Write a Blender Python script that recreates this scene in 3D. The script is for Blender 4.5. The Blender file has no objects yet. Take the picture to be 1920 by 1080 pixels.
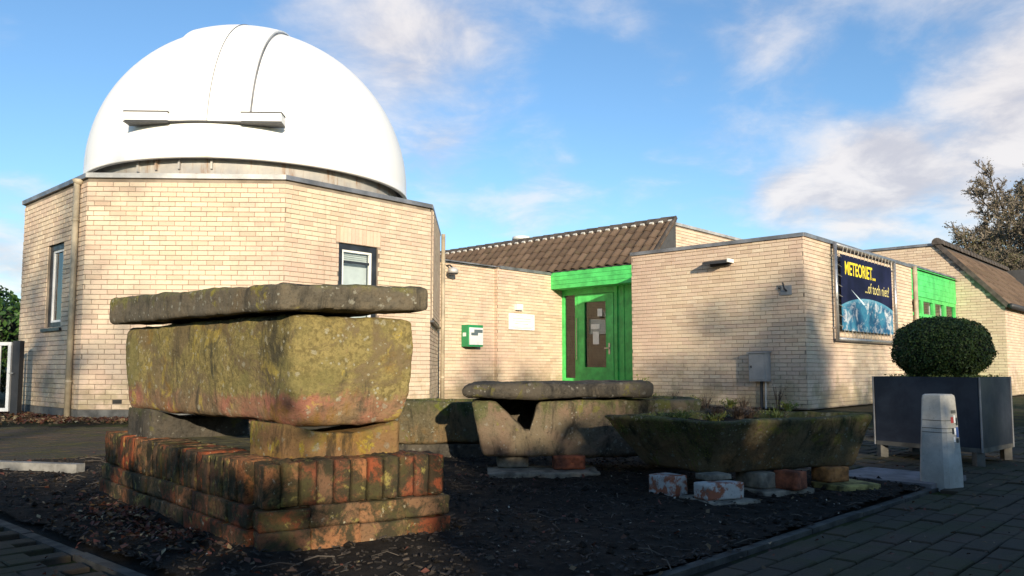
import bpy, bmesh, math, random
from mathutils import Vector, Matrix, noise
R = math.radians
rnd = random.Random(7)
SC = bpy.context.scene
COL = SC.collection

# ------------------------------------------------------------------ camera
cam = bpy.data.cameras.new('camera'); cam_o = bpy.data.objects.new('camera', cam); COL.objects.link(cam_o)
cam.sensor_width = 36; cam.lens = 1480 / 1920 * 36
cam.shift_y = 33.5 / 1920
cam.clip_start = 0.05; cam.clip_end = 2000
cam_o.location = (0, 0, 0.70); cam_o.rotation_euler = (R(94.5), 0, 0)
SC.camera = cam_o
SC.render.resolution_x = 1024; SC.render.resolution_y = 576

# ------------------------------------------------------------------ light and sky
SUN_EL, SUN_AZ = 13.0, 165.0            # azimuth from +Y towards +X: the sun stands low behind the camera
sd = Vector((math.sin(R(SUN_AZ)) * math.cos(R(SUN_EL)), math.cos(R(SUN_AZ)) * math.cos(R(SUN_EL)), math.sin(R(SUN_EL))))
sun = bpy.data.lights.new('sun', 'SUN'); sun.energy = 4.8; sun.angle = R(0.55); sun.color = (1.0, 0.855, 0.645)
sun_o = bpy.data.objects.new('sun', sun); COL.objects.link(sun_o)
sun_o.location = (6, -20, 12); sun_o.rotation_euler = sd.to_track_quat('Z', 'Y').to_euler()
SC.view_settings.view_transform = 'Standard'; SC.view_settings.look = 'None'
SC.view_settings.exposure = 0.5; SC.view_settings.gamma = 1.0

W = bpy.data.worlds.new('World'); SC.world = W; W.use_nodes = True
def world():
    nt = W.node_tree; n = nt.nodes; l = nt.links; n.clear()
    def N(t, **k):
        x = n.new(t)
        for a, b in k.items(): setattr(x, a, b)
        return x
    def M(op, a, b=None, c=None, clamp=False):
        x = N('ShaderNodeMath', operation=op, use_clamp=clamp)
        for i, v in enumerate((a, b, c)):
            if v is None: continue
            if isinstance(v, (int, float)): x.inputs[i].default_value = v
            else: l.new(v, x.inputs[i])
        return x.outputs[0]
    sky = N('ShaderNodeTexSky', sky_type='NISHITA', sun_disc=False, sun_elevation=R(SUN_EL), sun_rotation=R(SUN_AZ),
            altitude=20, air_density=1.0, dust_density=0.35, ozone_density=2.2)
    tc = N('ShaderNodeTexCoord')
    nor = N('ShaderNodeVectorMath', operation='NORMALIZE'); l.new(tc.outputs['Generated'], nor.inputs[0])
    sep = N('ShaderNodeSeparateXYZ'); l.new(nor.outputs[0], sep.inputs[0])
    h = M('ADD', M('MAXIMUM', sep.outputs[2], 0.0), 0.22)
    cx = M('DIVIDE', sep.outputs[0], h); cy = M('DIVIDE', sep.outputs[1], h)
    comb = N('ShaderNodeCombineXYZ'); l.new(cx, comb.inputs[0]); l.new(cy, comb.inputs[1])
    def noi(scale, det, rough, dist, off):
        mp = N('ShaderNodeMapping'); mp.inputs['Location'].default_value = off; mp.inputs['Scale'].default_value = (1, 1, 1)
        l.new(comb.outputs[0], mp.inputs[0])
        x = N('ShaderNodeTexNoise'); x.inputs['Scale'].default_value = scale; x.inputs['Detail'].default_value = det
        x.inputs['Roughness'].default_value = rough; x.inputs['Distortion'].default_value = dist
        l.new(mp.outputs[0], x.inputs['Vector']); return x.outputs[0]
    big = noi(1.15, 9, 0.56, 0.25, (3.1, 0.4, 0))
    fine = noi(4.2, 8, 0.6, 0.3, (1.7, 5.2, 0))
    base = M('ADD', M('MULTIPLY', big, 0.66), M('MULTIPLY', fine, 0.34))
    # the cloud banks in view, each a soft direction-space lump broken up by the same noise
    lumps = None
    for (x, z, r, k) in CLOUDS:
        d = Vector((x, 1, z)).normalized()
        df = N('ShaderNodeVectorMath', operation='DISTANCE'); l.new(nor.outputs[0], df.inputs[0]); df.inputs[1].default_value = d
        v = M('MULTIPLY', M('SUBTRACT', 1.0, M('DIVIDE', df.outputs['Value'], r), clamp=True), k)
        lumps = v if lumps is None else M('MAXIMUM', lumps, v)
    dens = M('ADD', base, lumps)
    mr = N('ShaderNodeMapRange', interpolation_type='SMOOTHSTEP'); l.new(dens, mr.inputs[0])
    mr.inputs[1].default_value = 0.53; mr.inputs[2].default_value = 0.80; mr.inputs[3].default_value = 0.0; mr.inputs[4].default_value = 0.86
    # thicker parts: a little greyer
    mg = N('ShaderNodeMapRange', interpolation_type='SMOOTHSTEP'); l.new(fine, mg.inputs[0])
    mg.inputs[1].default_value = 0.35; mg.inputs[2].default_value = 0.65
    cc = N('ShaderNodeMix', data_type='RGBA'); l.new(mg.outputs[0], cc.inputs[0])
    cc.inputs[6].default_value = (3.5, 3.35, 3.55, 1); cc.inputs[7].default_value = (5.2, 4.85, 4.65, 1)
    hs = N('ShaderNodeMix', data_type='RGBA', blend_type='MULTIPLY'); hs.inputs[0].default_value = 1.0
    l.new(sky.outputs[0], hs.inputs[6]); hs.inputs[7].default_value = SKY_TINT
    mx = N('ShaderNodeMix', data_type='RGBA'); l.new(mr.outputs[0], mx.inputs[0]); l.new(hs.outputs[2], mx.inputs[6]); l.new(cc.outputs[2], mx.inputs[7])
    bg = N('ShaderNodeBackground'); bg.inputs[1].default_value = 0.135; l.new(mx.outputs[2], bg.inputs[0])
    out = N('ShaderNodeOutputWorld'); l.new(bg.outputs[0], out.inputs[0])
SKY_TINT = (0.80, 0.97, 1.10, 1)
CLOUDS = [(0.47, 0.25, 0.14, 0.38), (0.66, 0.36, 0.22, 0.34), (0.36, 0.22, 0.10, 0.26), (0.60, 0.20, 0.20, 0.26), (-0.16, 0.43, 0.22, 0.22), (0.32, 0.42, 0.20, 0.20), (0.28, 0.30, 0.2, 0.17), (0.40, 0.32, 0.16, 0.20),
          (0.22, 0.38, 0.15, 0.18), (-0.10, 0.27, 0.12, 0.20), (-0.62, 0.13, 0.12, 0.24), (0.05, 0.25, 0.12, 0.14), (0.42, 0.14, 0.2, 0.12)]
world()

# ------------------------------------------------------------------ materials
MATS = {}
class NT:
    def __init__(s, name):
        s.m = bpy.data.materials.new(name); s.m.use_nodes = True; s.t = s.m.node_tree; s.n = s.t.nodes; s.l = s.t.links
        s.b = s.n['Principled BSDF']; MATS[name] = s.m
        s._tc = None
    def N(s, t, **k):
        x = s.n.new(t)
        for a, b in k.items(): setattr(x, a, b)
        return x
    def put(s, sock, v):
        if isinstance(v, (int, float)): sock.default_value = v
        elif isinstance(v, tuple): sock.default_value = v if len(v) != 3 or sock.type == 'VECTOR' else (*v, 1)
        else: s.l.new(v, sock)
    def coord(s, which='Object'):
        if s._tc is None: s._tc = s.N('ShaderNodeTexCoord')
        return s._tc.outputs[which]
    def pos(s): return s.N('ShaderNodeNewGeometry').outputs['Position']
    def noise(s, scale=5, det=6, rough=0.6, dist=0.0, vec=None, sc=None, off=None):
        x = s.N('ShaderNodeTexNoise'); x.inputs['Scale'].default_value = scale; x.inputs['Detail'].default_value = det
        x.inputs['Roughness'].default_value = rough; x.inputs['Distortion'].default_value = dist
        v = vec or s.pos()
        if sc or off:
            mp = s.N('ShaderNodeMapping'); mp.inputs['Scale'].default_value = sc or (1, 1, 1); mp.inputs['Location'].default_value = off or (0, 0, 0)
            s.l.new(v, mp.inputs[0]); v = mp.outputs[0]
        s.l.new(v, x.inputs['Vector']); return x.outputs[0]
    def vor(s, scale, vec=None, feature='F1', out='Distance'):
        x = s.N('ShaderNodeTexVoronoi', feature=feature); x.inputs['Scale'].default_value = scale
        s.l.new(vec or s.pos(), x.inputs['Vector']); return x.outputs[out]
    def math(s, op, a, b=0.0, clamp=False):
        x = s.N('ShaderNodeMath', operation=op, use_clamp=clamp); s.put(x.inputs[0], a); s.put(x.inputs[1], b); return x.outputs[0]
    def rng(s, v, a, b, c=0.0, d=1.0):
        x = s.N('ShaderNodeMapRange', interpolation_type='SMOOTHSTEP'); s.put(x.inputs[0], v)
        x.inputs[1].default_value = a; x.inputs[2].default_value = b; x.inputs[3].default_value = c; x.inputs[4].default_value = d
        return x.outputs[0]
    def mix(s, f, a, b, mode='MIX'):
        x = s.N('ShaderNodeMix', data_type='RGBA', blend_type=mode); s.put(x.inputs[0], f); s.put(x.inputs[6], a); s.put(x.inputs[7], b); return x.outputs[2]
    def ramp(s, v, stops):
        x = s.N('ShaderNodeValToRGB'); s.l.new(v, x.inputs[0]); e = x.color_ramp.elements
        while len(e) < len(stops): e.new(0.5)
        for i, (p, c) in enumerate(stops): e[i].position = p; e[i].color = (*c, 1)
        return x.outputs[0]
    def rand(s):
        g = s.N('ShaderNodeNewGeometry').outputs['Random Per Island']; o = s.N('ShaderNodeObjectInfo').outputs['Random']
        return s.math('FRACT', s.math('ADD', g, o))
    def z(s, vec=None):
        x = s.N('ShaderNodeSeparateXYZ'); s.l.new(vec or s.pos(), x.inputs[0]); return x.outputs[2]
    def xyz(s, vec=None):
        x = s.N('ShaderNodeSeparateXYZ'); s.l.new(vec or s.pos(), x.inputs[0]); return x.outputs
    def bump(s, h, strength=0.3, dist=0.01):
        x = s.N('ShaderNodeBump'); x.inputs['Strength'].default_value = strength; x.inputs['Distance'].default_value = dist
        s.l.new(h, x.inputs['Height']); s.l.new(x.outputs[0], s.b.inputs['Normal'])
    def done(s, col, rough=0.8, metal=0.0, spec=None):
        s.put(s.b.inputs['Base Color'], col); s.put(s.b.inputs['Roughness'], rough); s.put(s.b.inputs['Metallic'], metal)
        if spec is not None: s.b.inputs['Specular IOR Level'].default_value = spec
        return s.m

def plain(name, col, rough=0.6, metal=0.0, var=0.12, scale=6.0, bump=0.0, spec=None):
    t = NT(name); nz = t.noise(scale, 6, 0.6)
    dark = tuple(c * (1 - var * 1.6) for c in col); light = tuple(min(1, c * (1 + var)) for c in col)
    c = t.mix(t.rng(nz, 0.3, 0.7), dark, light)
    if bump: t.bump(t.noise(scale * 14, 4, 0.6), bump, 0.004)
    return t.done(c, t.rng(t.noise(scale * 2.3, 4), 0.3, 0.7, max(0, rough - 0.1), min(1, rough + 0.1)), metal, spec)

def mats():
    # cream facing brick
    t = NT('brick_cream'); r = t.rand()
    c = t.ramp(r, [(0.0, (.54, .41, .295)), (0.22, (.63, .50, .36)), (0.55, (.675, .55, .40)), (0.8, (.61, .465, .35)), (1.0, (.70, .585, .435))])
    big = t.noise(0.55, 5, 0.6, 0.4)
    c = t.mix(t.rng(big, 0.42, 0.68, 0, .5), c, (.54, .375, .31))
    c = t.mix(t.rng(t.noise(38, 4, 0.7), 0.52, 0.75, 0, .4), c, (.33, .235, .15))
    # algae and splash dirt along the foot of the wall
    zz = t.z(); foot = t.math('SUBTRACT', t.rng(t.noise(2.4, 6, 0.65), 0.25, 0.75, 0.15, 1.15), zz)
    c = t.mix(t.rng(foot, 0.0, 0.7, 0, .55), c, (.22, .19, .09))
    c = t.mix(t.rng(t.noise(1.5, 8, .7, .5, off=(4, 2, 1)), .50, .70, 0, .42), c, (.40, .295, .225))
    streak = t.noise(1.0, 7, 0.7, 0.2, sc=(4.5, 4.5, 0.30))
    c = t.mix(t.rng(streak, 0.58, 0.78, 0, .4), c, (.27, .215, .15))
    t.bump(t.noise(110, 3, 0.7), 0.35, 0.003); t.done(c, 0.88, spec=0.25)
    t = NT('mortar'); t.bump(t.noise(160, 2), .3, .002); t.done(t.mix(t.rng(t.noise(3, 5), .35, .65), (.19, .155, .12), (.30, .25, .20)), 0.95, spec=.1)
    plain('plinth_render', (.11, .11, .105), .9, var=.3, bump=.3)
    # dome paint with weathering
    t = NT('dome_white'); c = t.mix(t.rng(t.noise(.9, 6, .6), .35, .7, 0, .6), (.86, .855, .835), (.82, .81, .78))
    st = t.noise(1, 6, .7, 0, sc=(5, 5, .6)); low = t.rng(t.z(), 3.9, 4.6, 1, 0)
    c = t.mix(t.math('MULTIPLY', t.rng(st, .55, .75), t.math('MULTIPLY', low, .55)), c, (.42, .33, .22))
    c = t.mix(t.rng(t.noise(7, 5, .7), .64, .8, 0, .35), c, (.52, .5, .42))
    t.bump(t.noise(2.2, 4), .12, .02); t.done(c, .42)
    t = NT('ring_metal'); st = t.noise(1, 6, .7, 0, sc=(6, 6, .7))
    c = t.mix(t.rng(t.noise(2.5, 5, .65), .35, .7), (.36, .35, .34), (.50, .47, .42)); c = t.mix(t.rng(st, .52, .68, 0, .85), c, (.27, .145, .07))
    t.done(c, .6, .15)
    plain('zinc', (.25, .255, .27), .45, .5, .25, 3); plain('zinc_light', (.46, .455, .44), .5, .3, .2, 3)
    plain('pipe_paint', (.40, .335, .235), .55, 0, .2, 4)
    plain('frame_dark', (.022, .026, .033), .4, 0, .25); plain('white_paint', (.78, .78, .75), .4, 0, .06)
    plain('blind', (.72, .73, .74), .8, 0, .06); plain('hall_paint', (.085, .115, .15), .8); plain('room_dark', (.035, .033, .03), .9)
    t = NT('glass'); t.done((.9, .94, .95), .02); t.b.inputs['Transmission Weight'].default_value = 1.0; t.b.inputs['IOR'].default_value = 1.45
    t.b.inputs['Alpha'].default_value = 1.0
    # thin pane: mostly clear with a mirror-like skin
    t = NT('pane'); out = t.n['Material Output']; tr = t.N('ShaderNodeBsdfTransparent'); tr.inputs[0].default_value = (.80, .86, .86, 1)
    gl = t.N('ShaderNodeBsdfGlossy'); gl.inputs['Roughness'].default_value = .02
    lw = t.N('ShaderNodeFresnel'); lw.inputs[0].default_value = 1.55
    ms = t.N('ShaderNodeMixShader'); t.l.new(t.math('ADD', lw.outputs[0], .05), ms.inputs[0]); t.l.new(tr.outputs[0], ms.inputs[1]); t.l.new(gl.outputs[0], ms.inputs[2]); t.l.new(ms.outputs[0], out.inputs[0])
    plain('green_paint', (.085, .60, .145), .48, 0, .17, 4, .15); plain('green_door', (.075, .56, .125), .42, 0, .15, 5, .15)
    # roof tiles
    t = NT('roof_tile'); c = t.ramp(t.rand(), [(0, (.085, .058, .042)), (.5, (.115, .078, .055)), (1, (.145, .10, .072))])
    c = t.mix(t.rng(t.noise(5, 6, .7), .5, .72, 0, .6), c, (.10, .085, .05)); c = t.mix(t.rng(t.noise(26, 4, .7), .6, .75, 0, .5), c, (.25, .22, .16))
    t.bump(t.noise(60, 3), .3, .004); t.done(c, .85, spec=.25)
    plain('ridge_tile', (.085, .07, .06), .85, 0, .35, 6, .3); plain('mortar_white', (.62, .60, .55), .9)
    plain('bitumen', (.06, .06, .062), .85)
    # weathered sandstone with moss, lichen and dark streaks
    def stone(name, sand, pink, moss, dark, lich, a=0.0, zlo=0.0, zhi=.45, mossy=.5, dk=.5, orange=0.0):
        t = NT(name); v = t.coord('Object'); z = t.z(v)
        n1 = t.noise(3.4, 9, .66, .6, v, off=(a, a * 2, 0)); n2 = t.noise(8.5, 9, .74, .3, v, off=(a * 3, 1, a)); n3 = t.noise(46, 6, .75, 0, v); n4 = t.noise(150, 3, .7, 0, v)
        st = t.noise(1, 9, .72, .2, v, sc=(10, 10, 1.3), off=(a, 0, 3))
        c = t.mix(t.rng(n1, .38, .62), sand, pink)
        up = t.math('ADD', t.rng(z, zlo, zhi, -.14, .22), t.math('MULTIPLY', st, .60)); up = t.math('ADD', up, t.math('MULTIPLY', n2, .55))
        mo = t.mix(t.rng(n3, .38, .66), tuple(q * .55 for q in moss), tuple(q * 1.5 for q in moss))
        mo = t.mix(t.rng(n1, .42, .66, 0, .7), mo, tuple(q * w for q, w in zip(moss, (.62, .80, .75))))
        c = t.mix(t.rng(up, .72 - mossy * .25, .84 - mossy * .2, 0, .9), c, mo)
        bare = t.noise(2.7, 9, .72, .8, v, off=(a * 5, 3, a)); grey = tuple(q * w for q, w in zip(sand, (.80, .86, .95)))
        c = t.mix(t.rng(bare, .50, .57, 0, .72), c, t.mix(t.rng(n3, .35, .65), grey, tuple(q * .5 for q in grey)))
        rim = t.noise(5.2, 8, .7, .6, v, off=(1, a, 8)); c = t.mix(t.rng(rim, .58, .62, 0, .7), c, tuple(min(.5, q * w) for q, w in zip(moss, (1.55, 1.45, .9))))
        if orange:
            c = t.mix(t.math('MULTIPLY', t.rng(t.noise(3.2, 8, .68, .4, v, off=(7.3, a, 2)), .52, .66, 0, orange), t.rng(n3, .3, .6, .3, 1)), c, (.27, .15, .03))
        c = t.mix(t.rng(t.noise(1, 9, .74, .5, v, sc=(6, 6, 1.8), off=(2, a, 5)), .60 - dk * .14, .72 - dk * .1, 0, .85), c, dark)
        sp = t.math('SUBTRACT', 1.0, t.vor(40, v)); c = t.mix(t.rng(t.math('MULTIPLY', sp, t.rng(n2, .40, .58)), .70, .80, 0, .85), c, lich); sq = t.math('SUBTRACT', 1.0, t.vor(15, v)); c = t.mix(t.rng(t.math('MULTIPLY', sq, t.rng(n3, .3, .6, .7, 1)), .74, .80, 0, .6), c, lich)
        c = t.mix(t.rng(n3, .54, .70, 0, .6), c, tuple(q * .30 for q in sand)); c = t.mix(t.rng(n4, .56, .72, 0, .5), c, tuple(q * .25 for q in sand))
        h = t.math('ADD', t.math('MULTIPLY', t.noise(16, 9, .76, 0, v), .65), t.math('MULTIPLY', n3, .35))
        t.bump(h, .9, .03); return t.done(c, .95, spec=.15)
    stone('stone_coffin', (.27, .185, .10), (.36, .15, .10), (.275, .225, .085), (.050, .048, .036), (.36, .34, .25), 1.3, .05, .19, .62, .66, .95)
    stone('stone_lid', (.17, .14, .095), (.14, .122, .09), (.20, .185, .060), (.036, .036, .031), (.36, .35, .28), 4.2, .0, .2, .40, .62, .2)
    stone('stone_grey', (.175, .14, .092), (.21, .145, .10), (.115, .118, .052), (.024, .023, .019), (.27, .25, .20), 8.1, .0, .5, .40, .6)
    stone('stone_slab', (.10, .085, .064), (.085, .075, .060), (.085, .083, .040), (.022, .022, .021), (.20, .19, .16), 2.4, -.1, .3, .3, .8)
    stone('stone_green', (.155, .125, .070), (.165, .11, .058), (.082, .095, .030), (.018, .021, .012), (.22, .22, .17), 5.5, .0, .5, .70, .65, .35)
    stone('stone_support', (.26, .165, .065), (.22, .125, .06), (.25, .21, .045), (.032, .028, .018), (.24, .22, .16), 9.4, -.2, .4, .4, .4, .6)
    # old clay brick of the plinth
    t = NT('brick_old'); r = t.rand(); v = t.pos()
    c = t.ramp(r, [(0, (.17, .050, .022)), (.25, (.27, .068, .028)), (.5, (.10, .055, .034)), (.75, (.22, .125, .064)), (1, (.30, .115, .045))])
    n1 = t.noise(11, 9, .74, .5); c = t.mix(t.rng(n1, .42, .56, 0, .93), c, (.036, .034, .019)); c = t.mix(t.rng(t.noise(4.5, 8, .7, .4, off=(5, 2, 1)), .49, .62, 0, .85), c, (.062, .056, .022)); c = t.mix(t.rng(t.noise(80, 4, .75), .52, .66, 0, .6), c, (.035, .02, .014))
    c = t.mix(t.rng(t.noise(13, 6, .7, .2, off=(3, 1, 7)), .56, .68, 0, .85), c, (.28, .235, .07)); c = t.mix(t.rng(t.noise(24, 5, .7, 0, off=(9, 1, 2)), .62, .72, 0, .8), c, (.42, .38, .27))
    t.bump(t.noise(45, 6, .75), .7, .012); t.done(c, .92, spec=.2)
    t = NT('brick_painted'); c = t.mix(t.rng(t.noise(11, 6, .7, .4), .47, .55), (.43, .42, .40), (.27, .09, .045)); c = t.mix(t.rng(t.noise(30, 5, .7), .52, .7, 0, .7), c, (.12, .11, .10))
    t.bump(t.noise(45, 5), .6, .01); t.done(c, .85)
    plain('brick_red', (.29, .085, .038), .9, 0, .45, 14, .5); plain('brick_orange', (.36, .15, .045), .9, 0, .45, 14, .5)
    plain('brick_grey', (.20, .175, .135), .9, 0, .4, 12, .5); plain('brick_mossy', (.27, .225, .075), .92, 0, .5, 14, .5)
    plain('brick_mossdark', (.075, .07, .028), .95, 0, .5, 16, .6); plain('core_dark', (.045, .042, .028), .95, 0, .4, 9, .5)
    # soil, paving, ground
    t = NT('soil'); c = t.mix(t.rng(t.noise(9, 8, .75), .35, .65), (.014, .012, .010), (.040, .033, .026)); c = t.mix(t.rng(t.noise(60, 4, .7), .62, .75), c, (.085, .065, .045))
    t.bump(t.noise(40, 8, .8), 1.0, .03); t.done(c, .95, spec=.15)
    t = NT('paver'); c = t.ramp(t.rand(), [(0, (.038, .030, .022)), (.4, (.050, .040, .028)), (.7, (.060, .042, .030)), (1, (.046, .040, .031))])
    c = t.mix(t.rng(t.noise(1.7, 6, .65, .4), .42, .62, 0, .8), c, (.038, .040, .015)); c = t.mix(t.rng(t.noise(40, 5, .75), .52, .7, 0, .6), c, (.016, .015, .013))
    t.bump(t.noise(70, 5, .7), .6, .006); t.done(c, .88, spec=.25)
    t = NT('paver_bed'); c = t.mix(t.rng(t.noise(2.1, 7, .7), .42, .6), (.018, .017, .013), (.036, .044, .013)); t.bump(t.noise(60, 5), .6, .01); t.done(c, .95, spec=.1)
    t = NT('ground'); c = t.mix(t.rng(t.noise(.7, 8, .65), .4, .62), (.045, .046, .022), (.07, .06, .036)); c = t.mix(t.rng(t.noise(14, 7, .75), .5, .68, 0, .8), c, (.15, .10, .045))
    t.bump(t.noise(30, 7, .75), .8, .02); t.done(c, .95, spec=.15)
    plain('edging', (.055, .052, .044), .92, 0, .4, 8, .5); plain('kerb', (.20, .195, .18), .9, 0, .3, 8, .4); plain('slab_lilac', (.19, .175, .18), .85, 0, .25, 7, .4)
    plain('chips', (.034, .026, .020), .9, 0, .6, 30); 
    t = NT('dead_leaf'); c = t.ramp(t.rand(), [(0, (.05, .022, .016)), (.35, (.12, .040, .026)), (.65, (.07, .05, .032)), (.92, (.15, .095, .045)), (1, (.30, .25, .15))]); t.done(c, .7, spec=.3)
    t = NT('pale_bits'); t.done(t.ramp(t.rand(), [(0, (.16, .13, .09)), (1, (.42, .39, .32))]), .8)
    # planter and bollard
    t = NT('planter_metal'); c = t.mix(t.rng(t.noise(2.6, 6, .65, .3), .4, .66), (.014, .017, .027), (.030, .036, .050)); c = t.mix(t.rng(t.noise(1, 6, .7, 0, sc=(9, 9, 1.2)), .58, .72, 0, .4), c, (.055, .06, .07))
    t.done(c, t.rng(t.noise(4, 5), .3, .7, .42, .62), .0, .35)
    plain('planter_edge', (.20, .205, .215), .5, .3, .2); plain('planter_leg', (.085, .08, .068), .7, 0, .3)
    t = NT('concrete'); c = t.mix(t.rng(t.noise(5, 8, .7), .35, .65), (.36, .35, .315), (.50, .49, .45)); c = t.mix(t.rng(t.noise(3, 6, .7, .3), .55, .7, 0, .5), c, (.20, .20, .13)); c = t.mix(t.rng(t.noise(90, 3, .7), .6, .72, 0, .5), c, (.14, .135, .12))
    t.bump(t.noise(80, 5, .75), .5, .005); t.done(c, .9, spec=.2)
    for n, col in (('sticker_red', (.45, .05, .04)), ('sticker_white', (.8, .8, .78)), ('sticker_blue', (.04, .09, .28)), ('sticker_black', (.02, .02, .022)), ('band_dark', (.10, .10, .085)),
                   ('aed_green', (.02, .25, .095)), ('aed_white', (.72, .75, .74)), ('aed_grey', (.10, .14, .16)), ('sign_white', (.84, .84, .83)), ('sign_grey', (.33, .33, .34)),
                   ('box_grey', (.24, .25, .26)), ('steel_dark', (.035, .036, .04)), ('gate_white', (.74, .75, .75)), ('yellow_print', (.85, .68, .02)), ('cream_print', (.70, .60, .20)), ('meteor', (.62, .75, .80)), ('rope', (.32, .30, .26)), ('steel_tube', (.45, .44, .43)), ('paper', (.78, .78, .75)), ('pot_white', (.7, .7, .68))):
        plain(n, col, .5 if 'tube' not in n else .35, .7 if n == 'steel_tube' else 0, .06, 9)
    # banner print: navy night sky over a generic blue planet with cloud swirls
    t = NT('banner_print'); X = t.xyz(t.coord('Object')); v = t.coord('Object')
    dx = t.math('DIVIDE', t.math('SUBTRACT', X[0], .06), 2.5); dz = t.math('DIVIDE', t.math('SUBTRACT', X[2], -1.02), .97)
    d = t.math('SQRT', t.math('ADD', t.math('MULTIPLY', dx, dx), t.math('MULTIPLY', dz, dz)))
    nav = t.mix(t.rng(t.noise(1.6, 4, .5, 0, v), .35, .65), (.006, .009, .028), (.014, .018, .055))
    sea = t.mix(t.rng(t.noise(2.4, 6, .6, .6, v), .4, .62), (.02, .095, .19), (.045, .20, .31))
    cl = t.rng(t.noise(3.1, 9, .68, 1.2, v, sc=(1, 1, 1.5)), .48, .66); sea = t.mix(t.math('MULTIPLY', cl, .85), sea, (.62, .63, .64))
    sea = t.mix(t.rng(t.noise(5.5, 7, .7, .5, v, off=(4, 0, 1)), .60, .70, 0, .55), sea, (.30, .21, .12))
    sea = t.mix(t.rng(d, .90, 1.0, 0, .8), sea, (.10, .30, .42))
    t.done(t.mix(t.rng(d, .992, 1.004), sea, nav), .75, spec=.15)
    # plants
    def leafmat(name, stops, rough=.6):
        t = NT(name); c = t.ramp(t.rand(), stops); t.done(c, rough, spec=.3)
        t.b.inputs['Subsurface Weight'].default_value = 0.0
    leafmat('box_leaf', [(0, (.018, .035, .008)), (.45, (.034, .062, .012)), (.8, (.055, .090, .018)), (1, (.095, .125, .035))], .5)
    leafmat('laurel_leaf', [(0, (.015, .04, .01)), (.5, (.03, .075, .016)), (1, (.07, .13, .03))], .45)
    leafmat('ivy_leaf', [(0, (.06, .062, .026)), (.6, (.10, .095, .042)), (1, (.15, .13, .065))])
    leafmat('weed_leaf', [(0, (.10, .14, .03)), (.6, (.17, .19, .04)), (1, (.26, .25, .07))]); leafmat('dry_stem', [(0, (.07, .05, .036)), (.6, (.11, .075, .055)), (1, (.17, .125, .085))]); leafmat('moss', [(0, (.05, .065, .015)), (.5, (.085, .10, .02)), (1, (.14, .15, .035))], .9)
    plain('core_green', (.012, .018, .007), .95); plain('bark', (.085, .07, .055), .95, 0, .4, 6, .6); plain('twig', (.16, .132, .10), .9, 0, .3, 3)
mats()

# ------------------------------------------------------------------ mesh helpers
WT = {}
def tagit(o, label=None, cat=None, group=None, kind=None):
    if label: o['label'] = label
    if cat: o['category'] = cat
    if group: o['group'] = group
    if kind: o['kind'] = kind
    return o
def link(o, parent, w, rot=None):
    COL.objects.link(o)
    if parent is not None:
        o.parent = parent; loc = Vector(w) - WT[parent.name]
    else: loc = Vector(w)
    o.matrix_basis = Matrix.Translation(loc) @ (rot.to_4x4() if rot else Matrix.Identity(4))
    WT[o.name] = Vector(w); return o
def thing(name, w, label, cat, group=None):
    return tagit(link(bpy.data.objects.new(name, None), None, w), label, cat, group)
def inst(name, mesh, w, rot=None, parent=None, **k):
    return tagit(link(bpy.data.objects.new(name, mesh), parent, w, rot), **k)
class MB:
    def __init__(s): s.v = []; s.f = []
    def poly(s, *p):
        i = len(s.v); s.v += [tuple(q) for q in p]; s.f.append(tuple(range(i, i + len(p))))
    def box(s, o, a, b, c):
        o, a, b, c = Vector(o), Vector(a), Vector(b), Vector(c)
        if a.cross(b).dot(c) < 0: a, b = b, a
        i = len(s.v); s.v += [tuple(o + x * a + y * b + z * c) for z in (0, 1) for y in (0, 1) for x in (0, 1)]
        s.f += [tuple(i + k for k in q) for q in ((0, 2, 3, 1), (4, 5, 7, 6), (0, 1, 5, 4), (2, 6, 7, 3), (0, 4, 6, 2), (1, 3, 7, 5))]
    def aabb(s, x0, x1, y0, y1, z0, z1): s.box((x0, y0, z0), (x1 - x0, 0, 0), (0, y1 - y0, 0), (0, 0, z1 - z0))
    def tube(s, pts, rad, seg=8, cap=True):
        pts = [Vector(p) for p in pts]; i0 = len(s.v); n = len(pts)
        if isinstance(rad, (int, float)): rad = [rad] * n
        for k, p in enumerate(pts):
            d = (pts[min(k + 1, n - 1)] - pts[max(k - 1, 0)]).normalized()
            u = d.cross(Vector((0, 0, 1)) if abs(d.z) < .9 else Vector((1, 0, 0))).normalized(); w = d.cross(u)
            for j in range(seg):
                a = 2 * math.pi * j / seg; s.v.append(tuple(p + (u * math.cos(a) + w * math.sin(a)) * rad[k]))
        for k in range(n - 1):
            for j in range(seg):
                a, b = i0 + k * seg + j, i0 + k * seg + (j + 1) % seg; s.f.append((a, b, b + seg, a + seg))
        if cap: s.f.append(tuple(i0 + j for j in reversed(range(seg)))); s.f.append(tuple(i0 + (n - 1) * seg + j for j in range(seg)))
    def mesh(s, name, mat, smooth=False, base=(0, 0, 0)):
        b = Vector(base); me = bpy.data.meshes.new(name); me.from_pydata([tuple(Vector(v) - b) for v in s.v], [], s.f)
        me.materials.append(MATS[mat])
        if smooth:
            for p in me.polygons: p.use_smooth = True
        me.update(); return me
    def build(s, name, mat, parent=None, smooth=False, **k):
        if not s.v: return None
        xs = [v[0] for v in s.v]; ys = [v[1] for v in s.v]; zs = [v[2] for v in s.v]
        base = ((min(xs) + max(xs)) / 2, (min(ys) + max(ys)) / 2, min(zs))
        return inst(name, s.mesh(name, mat, smooth, base), base, None, parent, **k)
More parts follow.
